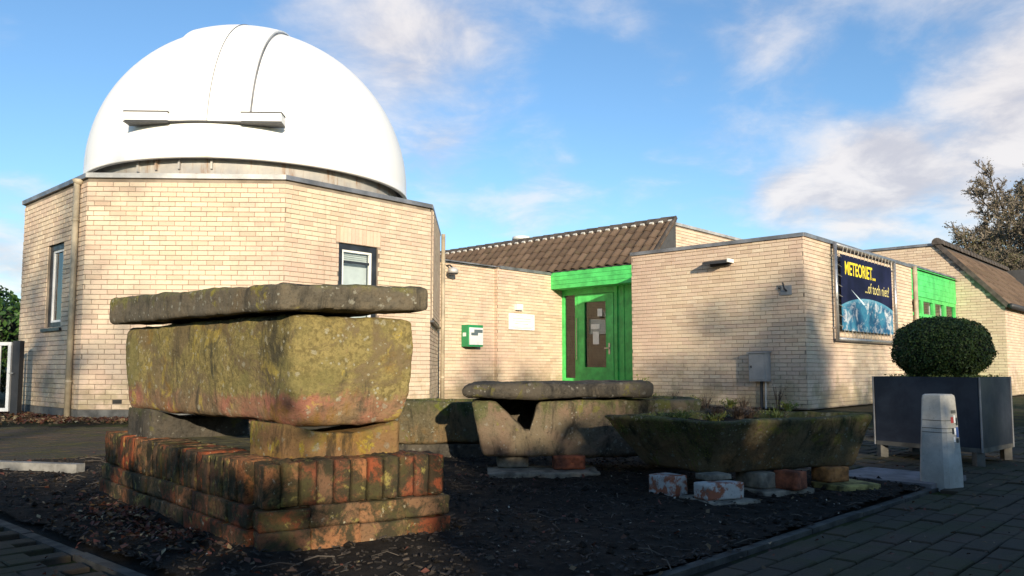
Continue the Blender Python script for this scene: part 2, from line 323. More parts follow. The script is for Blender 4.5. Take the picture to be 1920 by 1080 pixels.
class FR:
    'a vertical face: origin in plan, direction along it; outward normal to its right-hand side'
    def __init__(s, o, u, z=0.0):
        s.o = Vector((o[0], o[1])); s.u = Vector((u[0], u[1])).normalized(); s.n = Vector((s.u.y, -s.u.x))
    def p(s, a, n, z): q = s.o + s.u * a + s.n * n; return Vector((q.x, q.y, z))
    def box(s, mb, a0, a1, n0, n1, z0, z1):
        mb.box(s.p(a0, n0, z0), s.p(a1, n0, z0) - s.p(a0, n0, z0), s.p(a0, n1, z0) - s.p(a0, n0, z0), (0, 0, z1 - z0))
    def rot(s): return Matrix(((s.u.x, s.n.x, 0), (s.u.y, s.n.y, 0), (0, 0, 1)))   # local x along, y outward, z up (mirrored frames avoided below)
    def rot2(s): return Matrix(((s.u.x, -s.n.x, 0), (s.u.y, -s.n.y, 0), (0, 0, 1)))  # right-handed: local -y is outward

CZ, MOD, CAMZ = 0.07, 0.225, 0.70
def brick_shape(mb, fr, a0, a1, z0, z1, d):
    c = .003; i = len(mb.v)
    for (n, e) in ((-.004, 0), (d - c, 0), (d, c)):
        mb.v += [tuple(fr.p(a0 + e, n, z0 + e)), tuple(fr.p(a1 - e, n, z0 + e)), tuple(fr.p(a1 - e, n, z1 - e)), tuple(fr.p(a0 + e, n, z1 - e))]
    for k in (0, 4):
        for j in range(4):
            a, b = i + k + j, i + k + (j + 1) % 4; mb.f.append((a, b, b + 4, a + 4))
    mb.f.append((i + 8, i + 9, i + 10, i + 11))
_bm = MB(); brick_shape(_bm, FR((0, 0), (1, 0)), -.109, .109, 0, .0625, .012)
FACE_BRICK = _bm.mesh('face_brick', 'brick_cream')
def lay_bricks(fr, L, z0, z1, holes=(), soldiers=(), out=None, top=None, vis=1.0, e0=.004, e1=.004):
    'stretcher bond over a face; holes (a0,a1,z0,z1); top(a) limits a sloping head'
    k = 0; z = z0
    hs = list(holes) + [(a0 - .005, a1 + .005, q0, q1) for (a0, a1, q0, q1) in soldiers]
    while z + .05 < z1:
        zt = min(z + .0625, z1 - .003); cuts = sorted([(h[0], h[1]) for h in hs if h[2] < z + .045 and h[3] > z + .015])
        iv = []; p = -e0
        for (c0, c1) in cuts:
            if c0 > p: iv.append((p, c0))
            p = max(p, c1)
        if p < L: iv.append((p, L + e1))
        a = -MOD * (.5 if k % 2 else 1) + MOD * .08 * math.sin(k * 2.7)
        while a < L + e1:
            b0, b1 = a + .0035, a + MOD - .0035
            for (q0, q1) in iv:
                c0, c1 = max(b0, q0 + .002), min(b1, q1 - .002)
                if c1 - c0 < .03: continue
                if top and (top(c0) < zt or top(c1) < zt): continue
                out.append((fr, c0, c1, z, zt, abs(c1 - c0 - .218) < .002 and zt - z > .062, vis))
            a += MOD
        z += CZ; k += 1
    for (a0, a1, q0, q1) in soldiers:
        n = max(1, round((a1 - a0) / .07)); w = (a1 - a0) / n
        for j in range(n): out.append((fr, a0 + j * w + .003, a0 + (j + 1) * w - .003, q0 + .002, q1 - .006, False, vis))
def make_bricks(lst, wall, root, limit=300):
    'the best-seen bricks become sub-parts of their wall, the rest one joined part'
    sc = []
    for i, (fr, a0, a1, z0, z1, full, vis) in enumerate(lst):
        c = fr.p((a0 + a1) / 2, 0, (z0 + z1) / 2); to = Vector((0, 0, CAMZ)) - c; d = to.length
        n3 = Vector((fr.n.x, fr.n.y, 0)); x = c.x / c.y
        if full and vis > 0 and -.66 < x < .66: sc.append((vis * max(0, to.dot(n3) / d) / d ** 2, i))
    pick = {i for _, i in sorted(sc, reverse=True)[:limit]}
    mb = MB()
    for i, (fr, a0, a1, z0, z1, full, vis) in enumerate(lst):
        dj = .012 + rnd.uniform(-.002, .0015)
        if i in pick:
            q = fr.p((a0 + a1) / 2, dj - .012, z0)
            inst('brick', FACE_BRICK, q, fr.rot2(), wall)
        else:
            j = rnd.uniform(-.0012, .0012); brick_shape(mb, fr, a0, a1, z0 + j, z1 + j, dj)
    mb.build('brick_courses', 'brick_cream', root, kind='stuff')
def face_core(mb, fr, L, z0, z1, holes=(), reveal=.13):
    xs = sorted({0, L, *[h[0] for h in holes], *[h[1] for h in holes]}); zs = sorted({z0, z1, *[h[2] for h in holes], *[h[3] for h in holes]})
    for x0, x1 in zip(xs, xs[1:]):
        for q0, q1 in zip(zs, zs[1:]):
            if any(h[0] - 1e-6 <= x0 and x1 <= h[1] + 1e-6 and h[2] - 1e-6 <= q0 and q1 <= h[3] + 1e-6 for h in holes): continue
            mb.poly(fr.p(x0, 0, q0), fr.p(x1, 0, q0), fr.p(x1, 0, q1), fr.p(x0, 0, q1))
    for (a0, a1, q0, q1) in holes:
        for (s, t) in (((a0, q0), (a0, q1)), ((a0, q1), (a1, q1)), ((a1, q1), (a1, q0)), ((a1, q0), (a0, q0))):
            mb.poly(fr.p(s[0], 0, s[1]), fr.p(t[0], 0, t[1]), fr.p(t[0], -reveal, t[1]), fr.p(s[0], -reveal, s[1]))

def rounded(name, bot, top, r, amp, mat, n=22, seed=0, parent=None, hook=None, nscale=3.0, **k):
    'a stone block: rounded, uneven hexahedron from four bottom and four top corners'
    bm = bmesh.new(); bmesh.ops.create_cube(bm, size=2.0); bmesh.ops.subdivide_edges(bm, edges=bm.edges[:], cuts=n, use_grid_fill=True)
    bot = [Vector(p) for p in bot]; top = [Vector(p) for p in top]
    hx = ((bot[1] - bot[0]).length + (top[1] - top[0]).length) / 4; hy = ((bot[3] - bot[0]).length + (top[3] - top[0]).length) / 4; hz = (top[0] - bot[0]).length / 2
    H = Vector((hx, hy, hz)); so = Vector((seed * 3.7, seed * 1.9, seed * .7))
    r = min(r, hx * .95, hy * .95, hz * .95)
    for v in bm.verts:
        raw = v.co.copy(); p = Vector((raw.x * hx, raw.y * hy, raw.z * hz))
        q = Vector([max(-(H[i] - r), min(H[i] - r, p[i])) for i in range(3)]); d = p - q
        if d.length > 1e-6: p = q + d.normalized() * r
        u, w, t = p.x / hx, p.y / hy, p.z / hz
        if hook: u, w, t = hook(raw, u, w, t)
        a = [(1 - u) * (1 - w) / 4, (1 + u) * (1 - w) / 4, (1 + u) * (1 + w) / 4, (1 - u) * (1 + w) / 4]
        B = sum((bot[i] * a[i] for i in range(4)), Vector()); T = sum((top[i] * a[i] for i in range(4)), Vector())
        v.co = B.lerp(T, (t + 1) / 2)
    bm.normal_update()
    mv = []
    for v in bm.verts:
        f = noise.fractal(v.co * nscale + so, .9, 2.0, 4) * amp + noise.fractal(v.co * 11 + so, .8, 2.1, 3) * amp * .34 + min(0, noise.noise(v.co * 31 + so) + .25) * amp * .55
        mv.append(v.normal * f)
    for v, m in zip(bm.verts, mv): v.co += m
    c = sum((v.co for v in bm.verts), Vector()) / len(bm.verts); c.z = min(v.co.z for v in bm.verts)
    for v in bm.verts: v.co -= c
    me = bpy.data.meshes.new(name); bm.to_mesh(me); bm.free(); me.materials.append(MATS[mat])
    for p in me.polygons: p.use_smooth = True
    return inst(name, me, c, None, parent, **k)

def in_poly(x, y, P):
    c = False
    for (x0, y0), (x1, y1) in zip(P, P[1:] + P[:1]):
        if (y0 > y) != (y1 > y) and x < (x1 - x0) * (y - y0) / (y1 - y0) + x0: c = not c
    return c

# ------------------------------------------------------------------ plan of the place
E1 = Vector((math.cos(R(47)), math.sin(R(47)))); E2 = Vector((E1.y, -E1.x)); PC = Vector((4.97, 13.357))
def P2(a, b): return PC + E1 * a + E2 * b
def P3(a, b, z): q = P2(a, b); return Vector((q.x, q.y, z))
OCX, OCY, OS = -4.786, 14.455, 2.77
OR = OS / 2 / math.sin(math.pi / 8)
OV = [Vector((OCX + OR * math.cos(R(2.5 - 112.5 + 45 * (k - 1))), OCY + OR * math.sin(R(2.5 - 112.5 + 45 * (k - 1))))) for k in range(8)]
HT, HR, HH = 3.45, 3.00, 4.02

# ------------------------------------------------------------------ ground
mb = MB(); mb.poly((-300, -300, -.03), (300, -300, -.03), (300, 600, -.03), (-300, 600, -.03)); mb.build('ground', 'ground', kind='structure')
BED = [(-.30, 1.93), (2.50, 4.73), (.35, 7.05), (-1.2, 8.3), (-4.19, 5.36)]
# soil of the bed: a raised uneven sheet
def soil_z(x, y): return .012 + .022 * noise.fractal(Vector((x * 2.3, y * 2.3, 1)), 1, 2, 4) + .006 * noise.noise(Vector((x * 17, y * 17, 4)))
mb = MB(); nx, ny = 150, 150; x0, x1, y0, y1 = -4.3, 2.6, 1.9, 8.4; idx = {}
for i in range(nx + 1):
    for j in range(ny + 1):
        x = x0 + (x1 - x0) * i / nx; y = y0 + (y1 - y0) * j / ny
        if in_poly(x, y, BED): idx[i, j] = len(mb.v); mb.v.append((x, y, soil_z(x, y)))
for (i, j) in list(idx):
    q = [(i, j), (i + 1, j), (i + 1, j + 1), (i, j + 1)]
    if all(k in idx for k in q): mb.f.append(tuple(idx[k] for k in q))
mb.build('soil', 'soil', smooth=True, kind='structure')
mb = MB(); mb.v = [(x, y, -.012) for x, y in BED]; mb.f = [tuple(range(len(BED)))]; mb.build('soil_base', 'soil', kind='structure')

# brick paving round the bed
pave_root = None
mb = MB(); mb.poly((-9, -1.5, -.022), (9.5, -1.5, -.022), (9.5, 13.2, -.022), (-9, 13.2, -.022))
path = mb.build('path', 'paver_bed', kind='structure')
ang = R(46); ua = Vector((math.cos(ang), math.sin(ang))); va = Vector((-ua.y, ua.x))
PAV = []
pm = MB(); pm.aabb(-.1, .1, -.0475, .0475, -.05, 0); 
pm2 = MB(); i = 0
for (zz, e) in ((-.03, 0), (-.004, 0), (0, .005)):
    pm2.v += [(-.1 + e, -.0475 + e, zz), (.1 - e, -.0475 + e, zz), (.1 - e, .0475 - e, zz), (-.1 + e, .0475 - e, zz)]
for k in (0, 4):
    for j in range(4): a, b = k + j, k + (j + 1) % 4; pm2.f.append((a, b, b + 4, a + 4))
pm2.f.append((8, 9, 10, 11)); PAVER = pm2.mesh('paver', 'paver')
PL = .206; PW = .102
def clear(x, y):
    if in_poly(x, y, BED): return False
    for e in ((.09, .09), (-.09, -.09), (.09, -.09), (-.09, .09)):
        if in_poly(x + e[0] * .8, y + e[1] * .8, BED): return False
    return True
for r_ in range(-60, 110):
    for c_ in range(-25, 60):
        q = ua * (c_ * PL + (r_ % 2) * PL / 2) + va * (r_ * PW); x, y = q.x + 0, q.y + 2
        if not (-.1 < y < 9.5) or abs(x) > .68 * y + .6: continue
        if not clear(x, y): continue
        if y > 7.2 and rnd.random() < .02: continue
        PAV.append((x * x + y * y, x, y))
PAV.sort(); n1 = 0; sm = MB()
for d, x, y in PAV:
    zz = rnd.uniform(-.006, .003) + .004 * noise.noise(Vector((x, y, 0))); tilt = Matrix.Rotation(ang + rnd.uniform(-.012, .012), 3, 'Z') @ Matrix.Rotation(rnd.uniform(-.015, .015), 3, 'X') @ Matrix.Rotation(rnd.uniform(-.01, .01), 3, 'Y')
    seen = y > 2.3 and abs(x) < .66 * y
    if seen and n1 < 300: inst('paver', PAVER, (x, y, zz), tilt, path); n1 += 1
    else:
        i = len(sm.v); sm.v += [tuple(tilt @ Vector(v.co) + Vector((x, y, zz))) for v in PAVER.vertices]; sm.f += [tuple(i + k for k in p.vertices) for p in PAVER.polygons]
sm.build('paver_rows', 'paver', path, kind='stuff')

# kerb pieces bounding the bed (thin upright edging stones)
def kerb_run(p, q, name='edging_stone', w=.045, h=.0, ln=.6):
    p, q = Vector(p), Vector(q); d = (q - p); n = max(1, round(d.length / ln)); d /= n; pr = Vector((-d.y, d.x)).normalized() * w
    for k in range(n):
        a = p + d * (k + .006); mbk = MB(); zz = rnd.uniform(-.004, .004)
        mbk.box((a.x, a.y, -.06), (d.x * .988, d.y * .988, 0), (pr.x, pr.y, 0), (0, 0, .06 + h + zz)); mbk.build(name, 'edging', path)
kerb_run((-.30, 1.90), (2.52, 4.72)); kerb_run((-.33, 1.93), (-4.2, 5.34)); kerb_run((-4.2, 5.42), (-1.25, 8.34))
mb = MB(); mb.box((-3.62, 5.53, -.02), (.70, -.17, 0), (.02, .07, 0), (0, 0, .075)); mb.build('kerb_stone', 'kerb', label='pale narrow kerb stone lying at the far left corner of the soil bed', cat='kerb stone')
mb = MB(); mb.box((2.02, 5.10, -.02), (.42, -.44, 0), (.42, .38, 0), (0, 0, .045)); mb.build('paving_slab', 'slab_lilac', label='flat lilac-grey paving slab beside the concrete bollard', cat='paving slab')

# ------------------------------------------------------------------ observatory tower
tower = thing('observatory_tower', (OCX, OCY, 0), 'eight-sided cream brick observatory tower under the white dome', 'tower')
bricks = []; core = MB()
faces = [FR(OV[k], OV[(k + 1) % 8] - OV[k]) for k in range(8)]
HOLES = {0: [(1.23, 1.92, 1.30, 2.58)], 2: [(.93, 1.67, 1.30, 2.60)]}
for k, fr in enumerate(faces):
    hl = HOLES.get(k, []); face_core(core, fr, OS, 0, HT - .02, hl)
    if k in (0, 1, 2, 3, 4):
        so = [(h[0] - .05, h[1] + .05, 2.603, 2.855) for h in hl] if k == 2 else []
        extra = [(.455, .585, .20, .262)] if k == 1 else []
        lay_bricks(fr, OS, .125, HT - .07, hl + extra, so, bricks, vis=(0, 1.2, 1.0, 0, 0)[k])
twall = core.build('wall', 'mortar', tower)
bl2 = [(f, a, b, z, t, full, vis if z > 1.12 or (k0 := 0) else 0) for (f, a, b, z, t, full, vis) in bricks]
make_bricks(bl2, twall, tower)
mb = MB()
for fr in faces: fr.box(mb, .0, OS, -.05, .018, -.05, .118)
mb.build('foundation', 'plinth_render', tower)
mb = MB(); faces[1].box(mb, .458, .582, -.06, .004, .203, .258); mb.build('air_vent', 'room_dark', tower)
mb = MB(); mb.v = [(v.x, v.y, HT - .03) for v in OV]; mb.f = [tuple(range(8))]; mb.build('roof', 'bitumen', tower)
for k, fr in enumerate(faces):
    mb = MB(); fr.box(mb, -.022, OS + .022, -.22, .045 + .001 * k, HT - .055, HT + .012 + .002 * (k % 2)); mb.build('roof_edging', 'zinc_light' if k == 1 else 'zinc', tower)
# windows
def window(fr, hole, root, label=None, top_light=False, blind_to=None):
    a0, a1, z0, z1 = hole; f = .088; mb = MB(); d0, d1 = -.10, -.03
    for (x0, x1, q0, q1) in ((a0, a0 + f, z0, z1), (a1 - f, a1, z0, z1), (a0 + f, a1 - f, z1 - f, z1), (a0 + f, a1 - f, z0, z0 + f)): fr.box(mb, x0, x1, d0, d1, q0, q1)
    w = mb.build('window', 'frame_dark', root, label=label)
    b0, b1, c0, c1 = a0 + f, a1 - f, z0 + f, z1 - f; s = .035; mb = MB()
    parts = [(b0, b0 + s, c0, c1), (b1 - s, b1, c0, c1), (b0 + s, b1 - s, c1 - s, c1), (b0 + s, b1 - s, c0, c0 + s)]
    for (x0, x1, q0, q1) in parts: fr.box(mb, x0, x1, d0 + .008, d1 - .016, q0, q1)
    mb.build('sash', 'white_paint' if top_light else 'gate_white', w)
    pz1 = c1 - s
    if top_light:
        mb = MB(); fr.box(mb, b0 + s, b1 - s, d0 + .01, d1 - .02, c1 - .20, c1 - .165); mb.build('glazing_bar', 'frame_dark', w)
        mb = MB()
        for j in range(4): fr.box(mb, b0 + s, b1 - s, d0 - .03, d0 - .02, c1 - .155 + j * .03, c1 - .135 + j * .03)
        mb.build('slat', 'white_paint', w)
    mb = MB(); mb.poly(fr.p(b0 + s, d0 + .03, c0 + s), fr.p(b1 - s, d0 + .03, c0 + s), fr.p(b1 - s, d0 + .03, pz1), fr.p(b0 + s, d0 + .03, pz1)); mb.build('pane', 'pane', w)
    mb = MB(); fr.box(mb, b0, b1, d0 - .075, d0 - .07, blind_to, c1); mb.build('blind', 'blind', w)
    mb = MB(); fr.box(mb, a0 - .06, a1 + .06, -.1, .05, z0 - .05, z0 - .004); mb.build('window_sill', 'frame_dark', w)
window(faces[0], HOLES[0][0], tower, None, False, 1.95)
window(faces[2], HOLES[2][0], tower, None, True, 1.40)
# raised brick panel on the side face
mb = MB(); fr = faces[3]; fr.box(mb, .03, OS - .30, .010, .045, 1.50, HT - .07); mb.build('side_panel', 'mortar', tower)
pl = []; fr3 = FR(fr.p(.03, .045, 0).xy, fr.u); lay_bricks(fr3, OS - .33, 1.54, HT - .08, out=pl, vis=0); mb = MB()
for (f, a, b, z, t, full, vis) in pl: brick_shape(mb, f, a, b, z, t, .010)
mb.build('panel_bricks', 'brick_cream', tower, kind='stuff')
mb = MB(); fr.box(mb, .02, OS - .28, .008, .075, 1.468, 1.50); mb.build('panel_bottom_strip', 'frame_dark', tower)  # thin dark strip along the lower edge of the panel
# dome ring, dome, shutter
def lathe(mb, cx, cy, prof, seg=96):
    i0 = len(mb.v); n = len(prof)
    for j in range(seg):
        a = 2 * math.pi * j / seg; mb.v += [(cx + r * math.cos(a), cy + r * math.sin(a), z) for r, z in prof]
    for j in range(seg):
        for k in range(n - 1):
            a, b = i0 + j * n + k, i0 + ((j + 1) % seg) * n + k; mb.f.append((a, b, b + 1, a + 1))
DC = Vector((OCX, OCY, 4.04)); DR = 2.80
mb = MB(); lathe(mb, OCX, OCY, [(2.62, 3.40), (2.62, 3.60), (2.68, 3.62), (2.68, 3.645), (2.63, 3.66), (2.63, 3.93)], 128); mb.build('dome_ring', 'ring_metal', tower, True)
for k in range(4):
    a = R(-112 + k * 9.0 + rnd.uniform(-2, 2)); q = Vector((OCX + 2.66 * math.cos(a), OCY + 2.66 * math.sin(a), 0)); t = Vector((-math.sin(a), math.cos(a), 0)); o = Vector((math.cos(a), math.sin(a), 0))
    mb = MB(); mb.box(q - t * .03 - o * .04 + Vector((0, 0, 3.72)), t * .03, o * .055, (0, 0, .19)); mb.build('ring_bracket', 'ring_metal', tower)
mb = MB(); prof = [(DR - .05, 3.86), (DR + .012, 3.86), (DR + .012, 3.905), (DR, 3.91), (DR, 4.04)] + [(DR * math.cos(R(e)), 4.04 + DR * math.sin(R(e))) for e in range(3, 90, 3)] + [(.005, 4.04 + DR)]
lathe(mb, OCX, OCY, prof, 128); dome = mb.build('dome', 'dome_white', tower, True)
# shutter halves: strips along the great circle through the zenith, set proud of the shell
sa = R(-88.0); sf = Vector((math.cos(sa), math.sin(sa), 0)); ss = Vector((-sf.y, sf.x, 0))
def sph(el, x, rr): c = math.sqrt(max(0, rr * rr - x * x)); return DC + ss * x + (sf * math.cos(el) + Vector((0, 0, 1)) * math.sin(el)) * c
for (xa, xb, hr) in ((-.69, .085, .060), (.095, .69, .055)):
    mb = MB(); n = 60; rows = []
    for i in range(n + 1):
        el = R(7.6 + (112 - 7.6) * i / n); rows.append([sph(el, xa, DR - .02), sph(el, xa, DR + hr)] + [sph(el, xa + (xb - xa) * j / 6, DR + hr) for j in range(1, 6)] + [sph(el, xb, DR + hr), sph(el, xb, DR - .02)])
    for i in range(n):
        for j in range(8): mb.poly(rows[i][j], rows[i][j + 1], rows[i + 1][j + 1], rows[i + 1][j])
    mb.poly(*rows[0]); mb.poly(*reversed(rows[-1])); mb.build('shutter', 'dome_white', tower)
for x in (.09, .70, -.70):                                              # seam strips
    mb = MB(); pts = [sph(R(8 + 104 * i / 60), x, DR + (.064 if x == .09 else .02)) for i in range(61)]; mb.tube(pts, .004 if x == .09 else .011, 6); mb.build('shutter_seam', 'zinc', tower)
def rail(x0, x1, z0, z1, d0, d1, mat, name):
    mb = MB(); o = DC + sf * d0 + ss * x0 + Vector((0, 0, z0)); mb.box(o, ss * (x1 - x0), sf * (d1 - d0), (0, 0, z1 - z0)); mb.build(name, mat, tower)
rail(-1.14, 1.20, .358, .376, 2.72, 2.815, 'steel_dark', 'shutter_rail')
for (x0, x1) in ((-1.14, -.50), (.60, 1.20)):
    rail(x0, x1, .3765, .500, 2.60, 2.83, 'dome_white', 'rail_cover'); rail(x0 - .01, x1 + .01, .5005, .518, 2.60, 2.838, 'steel_dark', 'rail_cap'); rail(x0 - .01, x1 + .01, .345, .3575, 2.60, 2.838, 'steel_dark', 'rail_foot')
# downpipes
def downpipe(x, y, z0, z1, root, r=.042):
    mb = MB(); mb.tube([(x, y, z0), (x, y, z1)], r, 12); p = mb.build('downpipe', 'pipe_paint', root, True)
    mb = MB(); q = z0 + .5
    while q < z1: mb.tube([(x, y, q), (x, y, q + .03)], r + .008, 12); q += 1.15
    mb.build('pipe_collar', 'pipe_paint', p)
q = faces[0].p(2.52, .065, 0); downpipe(q.x, q.y, 0, HT - .09, tower)
mb = MB(); q2 = faces[0].p(2.52, .05, 0); mb.tube([(q2.x, q2.y, HT - .12), (q2.x, q2.y, HT - .05)], [.05, .085], 12); mb.build('rainwater_head', 'pipe_paint', tower, True)
q = OV[4] + Vector((.10, .02)); downpipe(q.x, q.y, 0, HT - .02, tower)

# ------------------------------------------------------------------ museum wings
museum = thing('museum_building', tuple(P3(2, -3, 0)), 'low cream brick museum wing with bright green entrance and tiled roof', 'building')
bricks = []; core = MB()
f_pq = FR(P2(0, -3.5), E2); f_ps = FR(P2(0, 0), E1)
BL = 5.86
face_core(core, f_pq, 3.5, 0, HR - .02); face_core(core, f_ps, BL, 0, HR - .02)
lay_bricks(f_pq, 3.5, .02, HR - .06, out=bricks, vis=1, e0=.011, e1=.011); lay_bricks(f_ps, BL, .02, HR - .06, out=bricks, vis=.9, e0=-.001)
f_qr = FR(P2(2.0, -3.5), -E1); face_core(core, f_qr, 2.0, 0, HR - .02); lay_bricks(f_qr, 2.0, .02, HR - .06, out=bricks, vis=0)
# link wall, with its small step
f_l1 = FR(P2(-2.6, -6.97), E1); face_core(core, f_l1, 2.2, 0, HR - .02); lay_bricks(f_l1, 2.2, .02, HR - .06, out=bricks, vis=0)
f_l2 = FR(P2(-.40, -6.86), E1); face_core(core, f_l2, 2.32, 0, HR - .02); lay_bricks(f_l2, 2.32, .02, HR - .06, out=bricks, vis=0)
f_l3 = FR(P2(-.40, -7.0), E2); face_core(core, f_l3, .14, 0, HR - .02); lay_bricks(f_l3, .14, .02, HR - .06, out=bricks, vis=0)
# hall behind, end face above the flat roof; further gable wing
f_hall = FR(P2(2.48, -4.0), E1); face_core(core, f_hall, 7.3, 2.9, HH - .03); lay_bricks(f_hall, 7.3, 2.95, HH - .08, out=bricks, vis=0)
f_hf = FR(P2(2.50, -13), E2); face_core(core, f_hf, 9.0, 0, HH - .06, [(6.1, 9.0, 0, 2.66)])
GA = 9.85; RB, EB = -.42, 1.03
f_g = FR(P2(GA, -4.0), E2)
def gtop(s): b = s - 4.0; return HH - .05 if b < RB else HH - .05 - (b - RB) * (HH - 2.32) / (EB - RB)
mbp = core; xs = [0, 4.0 + RB, 4.0 + EB]
for x0, x1 in zip(xs, xs[1:]): mbp.poly(f_g.p(x0, 0, 0), f_g.p(x1, 0, 0), f_g.p(x1, 0, gtop(x1)), f_g.p(x0, 0, gtop(x0)))
lay_bricks(f_g, 4.0 + EB, .02, HH - .06, out=bricks, top=gtop, vis=0)
f_gs = FR(P2(GA, EB), E1); face_core(core, f_gs, 8, 0, 2.28); lay_bricks(f_gs, 8, .02, 2.26, out=bricks, vis=0)
mwall = core.build('wall', 'mortar', museum)
make_bricks(bricks, mwall, museum)
# flat roofs, backs
mb = MB(); mb.poly(P3(0, -3.5, HR - .03), P3(0, 0, HR - .03), P3(9.85, 0, HR - .03), P3(9.85, -3.5, HR - .03)); mb.poly(P3(-2.6, -9, HR - .031), P3(-2.6, -6.86, HR - .031), P3(2.5, -6.86, HR - .031), P3(2.5, -9, HR - .031)); mb.build('flat_roof', 'bitumen', museum)
mb = MB(); mb.poly(P3(2.48, -13, HH - .05), P3(2.48, -4, HH - .05), P3(18, -4, HH - .05), P3(18, -13, HH - .05)); mb.poly(P3(GA, -4, HH - .06), P3(GA, RB, HH - .06), P3(18, RB, HH - .06), P3(18, -4, HH - .06))
mb.poly(P3(18, -13, 0), P3(18, EB, 0), P3(18, EB, HH), P3(18, -13, HH)); mb.build('hall_roof', 'bitumen', museum)
mb = MB(); mb.poly(P3(1.9, -3.5, 0), P3(9.85, -3.5, 0), P3(9.85, -3.5, HR - .05), P3(1.9, -3.5, HR - .05)); mb.build('inner_wall', 'room_dark', museum)
def edging(fr, L, z, mat='zinc', e0=.02, e1=.02, h=.065):
    mb = MB(); fr.box(mb, -e0, L + e1, -.2, .042, z - h + .008, z + .008); mb.build('roof_edging', mat, museum)
edging(f_pq, 3.5, HR); edging(f_ps, BL, HR + .002, e0=.0); edging(f_l1, 2.2, HR); edging(f_l2, 1.83, HR + .002, e0=-.05); edging(f_hall, 7.3, HH, 'zinc_light'); edging(f_g, 4.0 + RB, HH + .002)
# green entrance: fascia of boards, soffit, frame, door
f_f = FR(P2(1.44, -6.92), E2)
for j in range(4):
    mb = MB(); f_f.box(mb, 0, 3.42, -.03 - .0 * j, .0 + (.003 if j % 2 else 0), 2.605 + j * .1, 2.605 + (j + 1) * .1 - .006); mb.build('fascia_board', 'green_paint', museum)
mb = MB(); f_f.box(mb, -.02, 3.42, -.03, .02, 3.006, 3.03); mb.build('fascia_trim', 'zinc', museum)
mb = MB(); f_f.box(mb, 0, 3.42, -.46, -.031, 2.60, 2.625); mb.build('soffit', 'green_door', museum)
f_d = FR(P2(1.86, -6.86), E2)
def bar(lst, mat, name, parent=museum, n0=-.07, n1=0.0):
    mb = MB()
    for (x0, x1, z0, z1) in lst: f_d.box(mb, x0, x1, n0, n1, z0, z1)
    return mb.build(name, mat, parent)
bar([(0, .09, 0, 2.6), (.42, .50, 0, 2.6), (1.57, 1.66, 0, 2.6), (.09, .42, 2.47, 2.6), (.5, 1.57, 2.47, 2.6), (.09, .42, 0, .38), (.09, .42, .38, .46)], 'green_door', 'door_frame')
bar([(1.66, 3.4, 0, 2.6)], 'green_door', 'side_board', n1=-.035)
bar([(1.80, 1.84, 0, 2.6)], 'green_door', 'board_batten', n1=-.02)
mb = MB(); mb.poly(f_d.p(.09, -.04, .46), f_d.p(.42, -.04, .46), f_d.p(.42, -.04, 2.47), f_d.p(.09, -.04, 2.47)); mb.build('side_light', 'pane', museum)
dl = bar([(.51, .70, .03, 2.46), (1.37, 1.56, .03, 2.46), (.70, 1.37, 2.29, 2.46), (.70, 1.37, .03, .70)], 'green_paint', 'door', n0=-.06, n1=.012)
mb = MB(); mb.poly(f_d.p(.70, -.03, .70), f_d.p(1.37, -.03, .70), f_d.p(1.37, -.03, 2.29), f_d.p(.70, -.03, 2.29)); mb.build('pane', 'pane', dl)
for (x0, x1, z0, z1) in ((.70, .72, .70, 2.29), (1.35, 1.37, .70, 2.29), (.72, 1.35, 2.27, 2.29), (.72, 1.35, .70, .72)):
    mb = MB(); f_d.box(mb, x0, x1, -.02, .018, z0, z1); mb.build('glazing_bead', 'green_door', dl)
mb = MB(); f_d.box(mb, 1.42, 1.47, .012, .022, 1.02, 1.28); f_d.box(mb, 1.32, 1.46, .035, .055, 1.15, 1.175); f_d.box(mb, 1.435, 1.455, .02, .05, 1.15, 1.175); mb.build('handle', 'steel_tube', dl)
for (x0, x1, z0, z1) in ((.88, 1.14, 1.62, 1.74), (.94, 1.12, 1.26, 1.56), (1.08, 1.22, 1.92, 2.10), (.80, 1.28, 1.50, 1.86)):
    mb = MB(); dd = -.022 if x1 - x0 < .4 else -.055; f_d.box(mb, x0, x1, dd - .003, dd, z0, z1); mb.build('paper_notice', 'paper' if x1 - x0 < .4 else 'sign_grey', dl)
bar([(.49, .505, .9, 1.9)], 'steel_tube', 'pull_bar', n0=.03, n1=.05)
mb = MB(); f_d.box(mb, .02, 3.3, -2.6, -.3, .005, .01); f_d.box(mb, .0, 3.4, -2.62, -2.6, 0, 2.7); f_d.box(mb, -.02, 0, -2.6, -.08, 0, 2.7); f_d.box(mb, 3.4, 3.42, -2.6, -.08, 0, 2.7); f_d.box(mb, 0, 3.4, -2.6, -.08, 2.63, 2.64); mb.build('hallway', 'hall_paint', museum)
mb = MB(); f_d.box(mb, -.1, 3.42, -.05, .42, -.02, .025); mb.build('doorstep', 'kerb', museum)
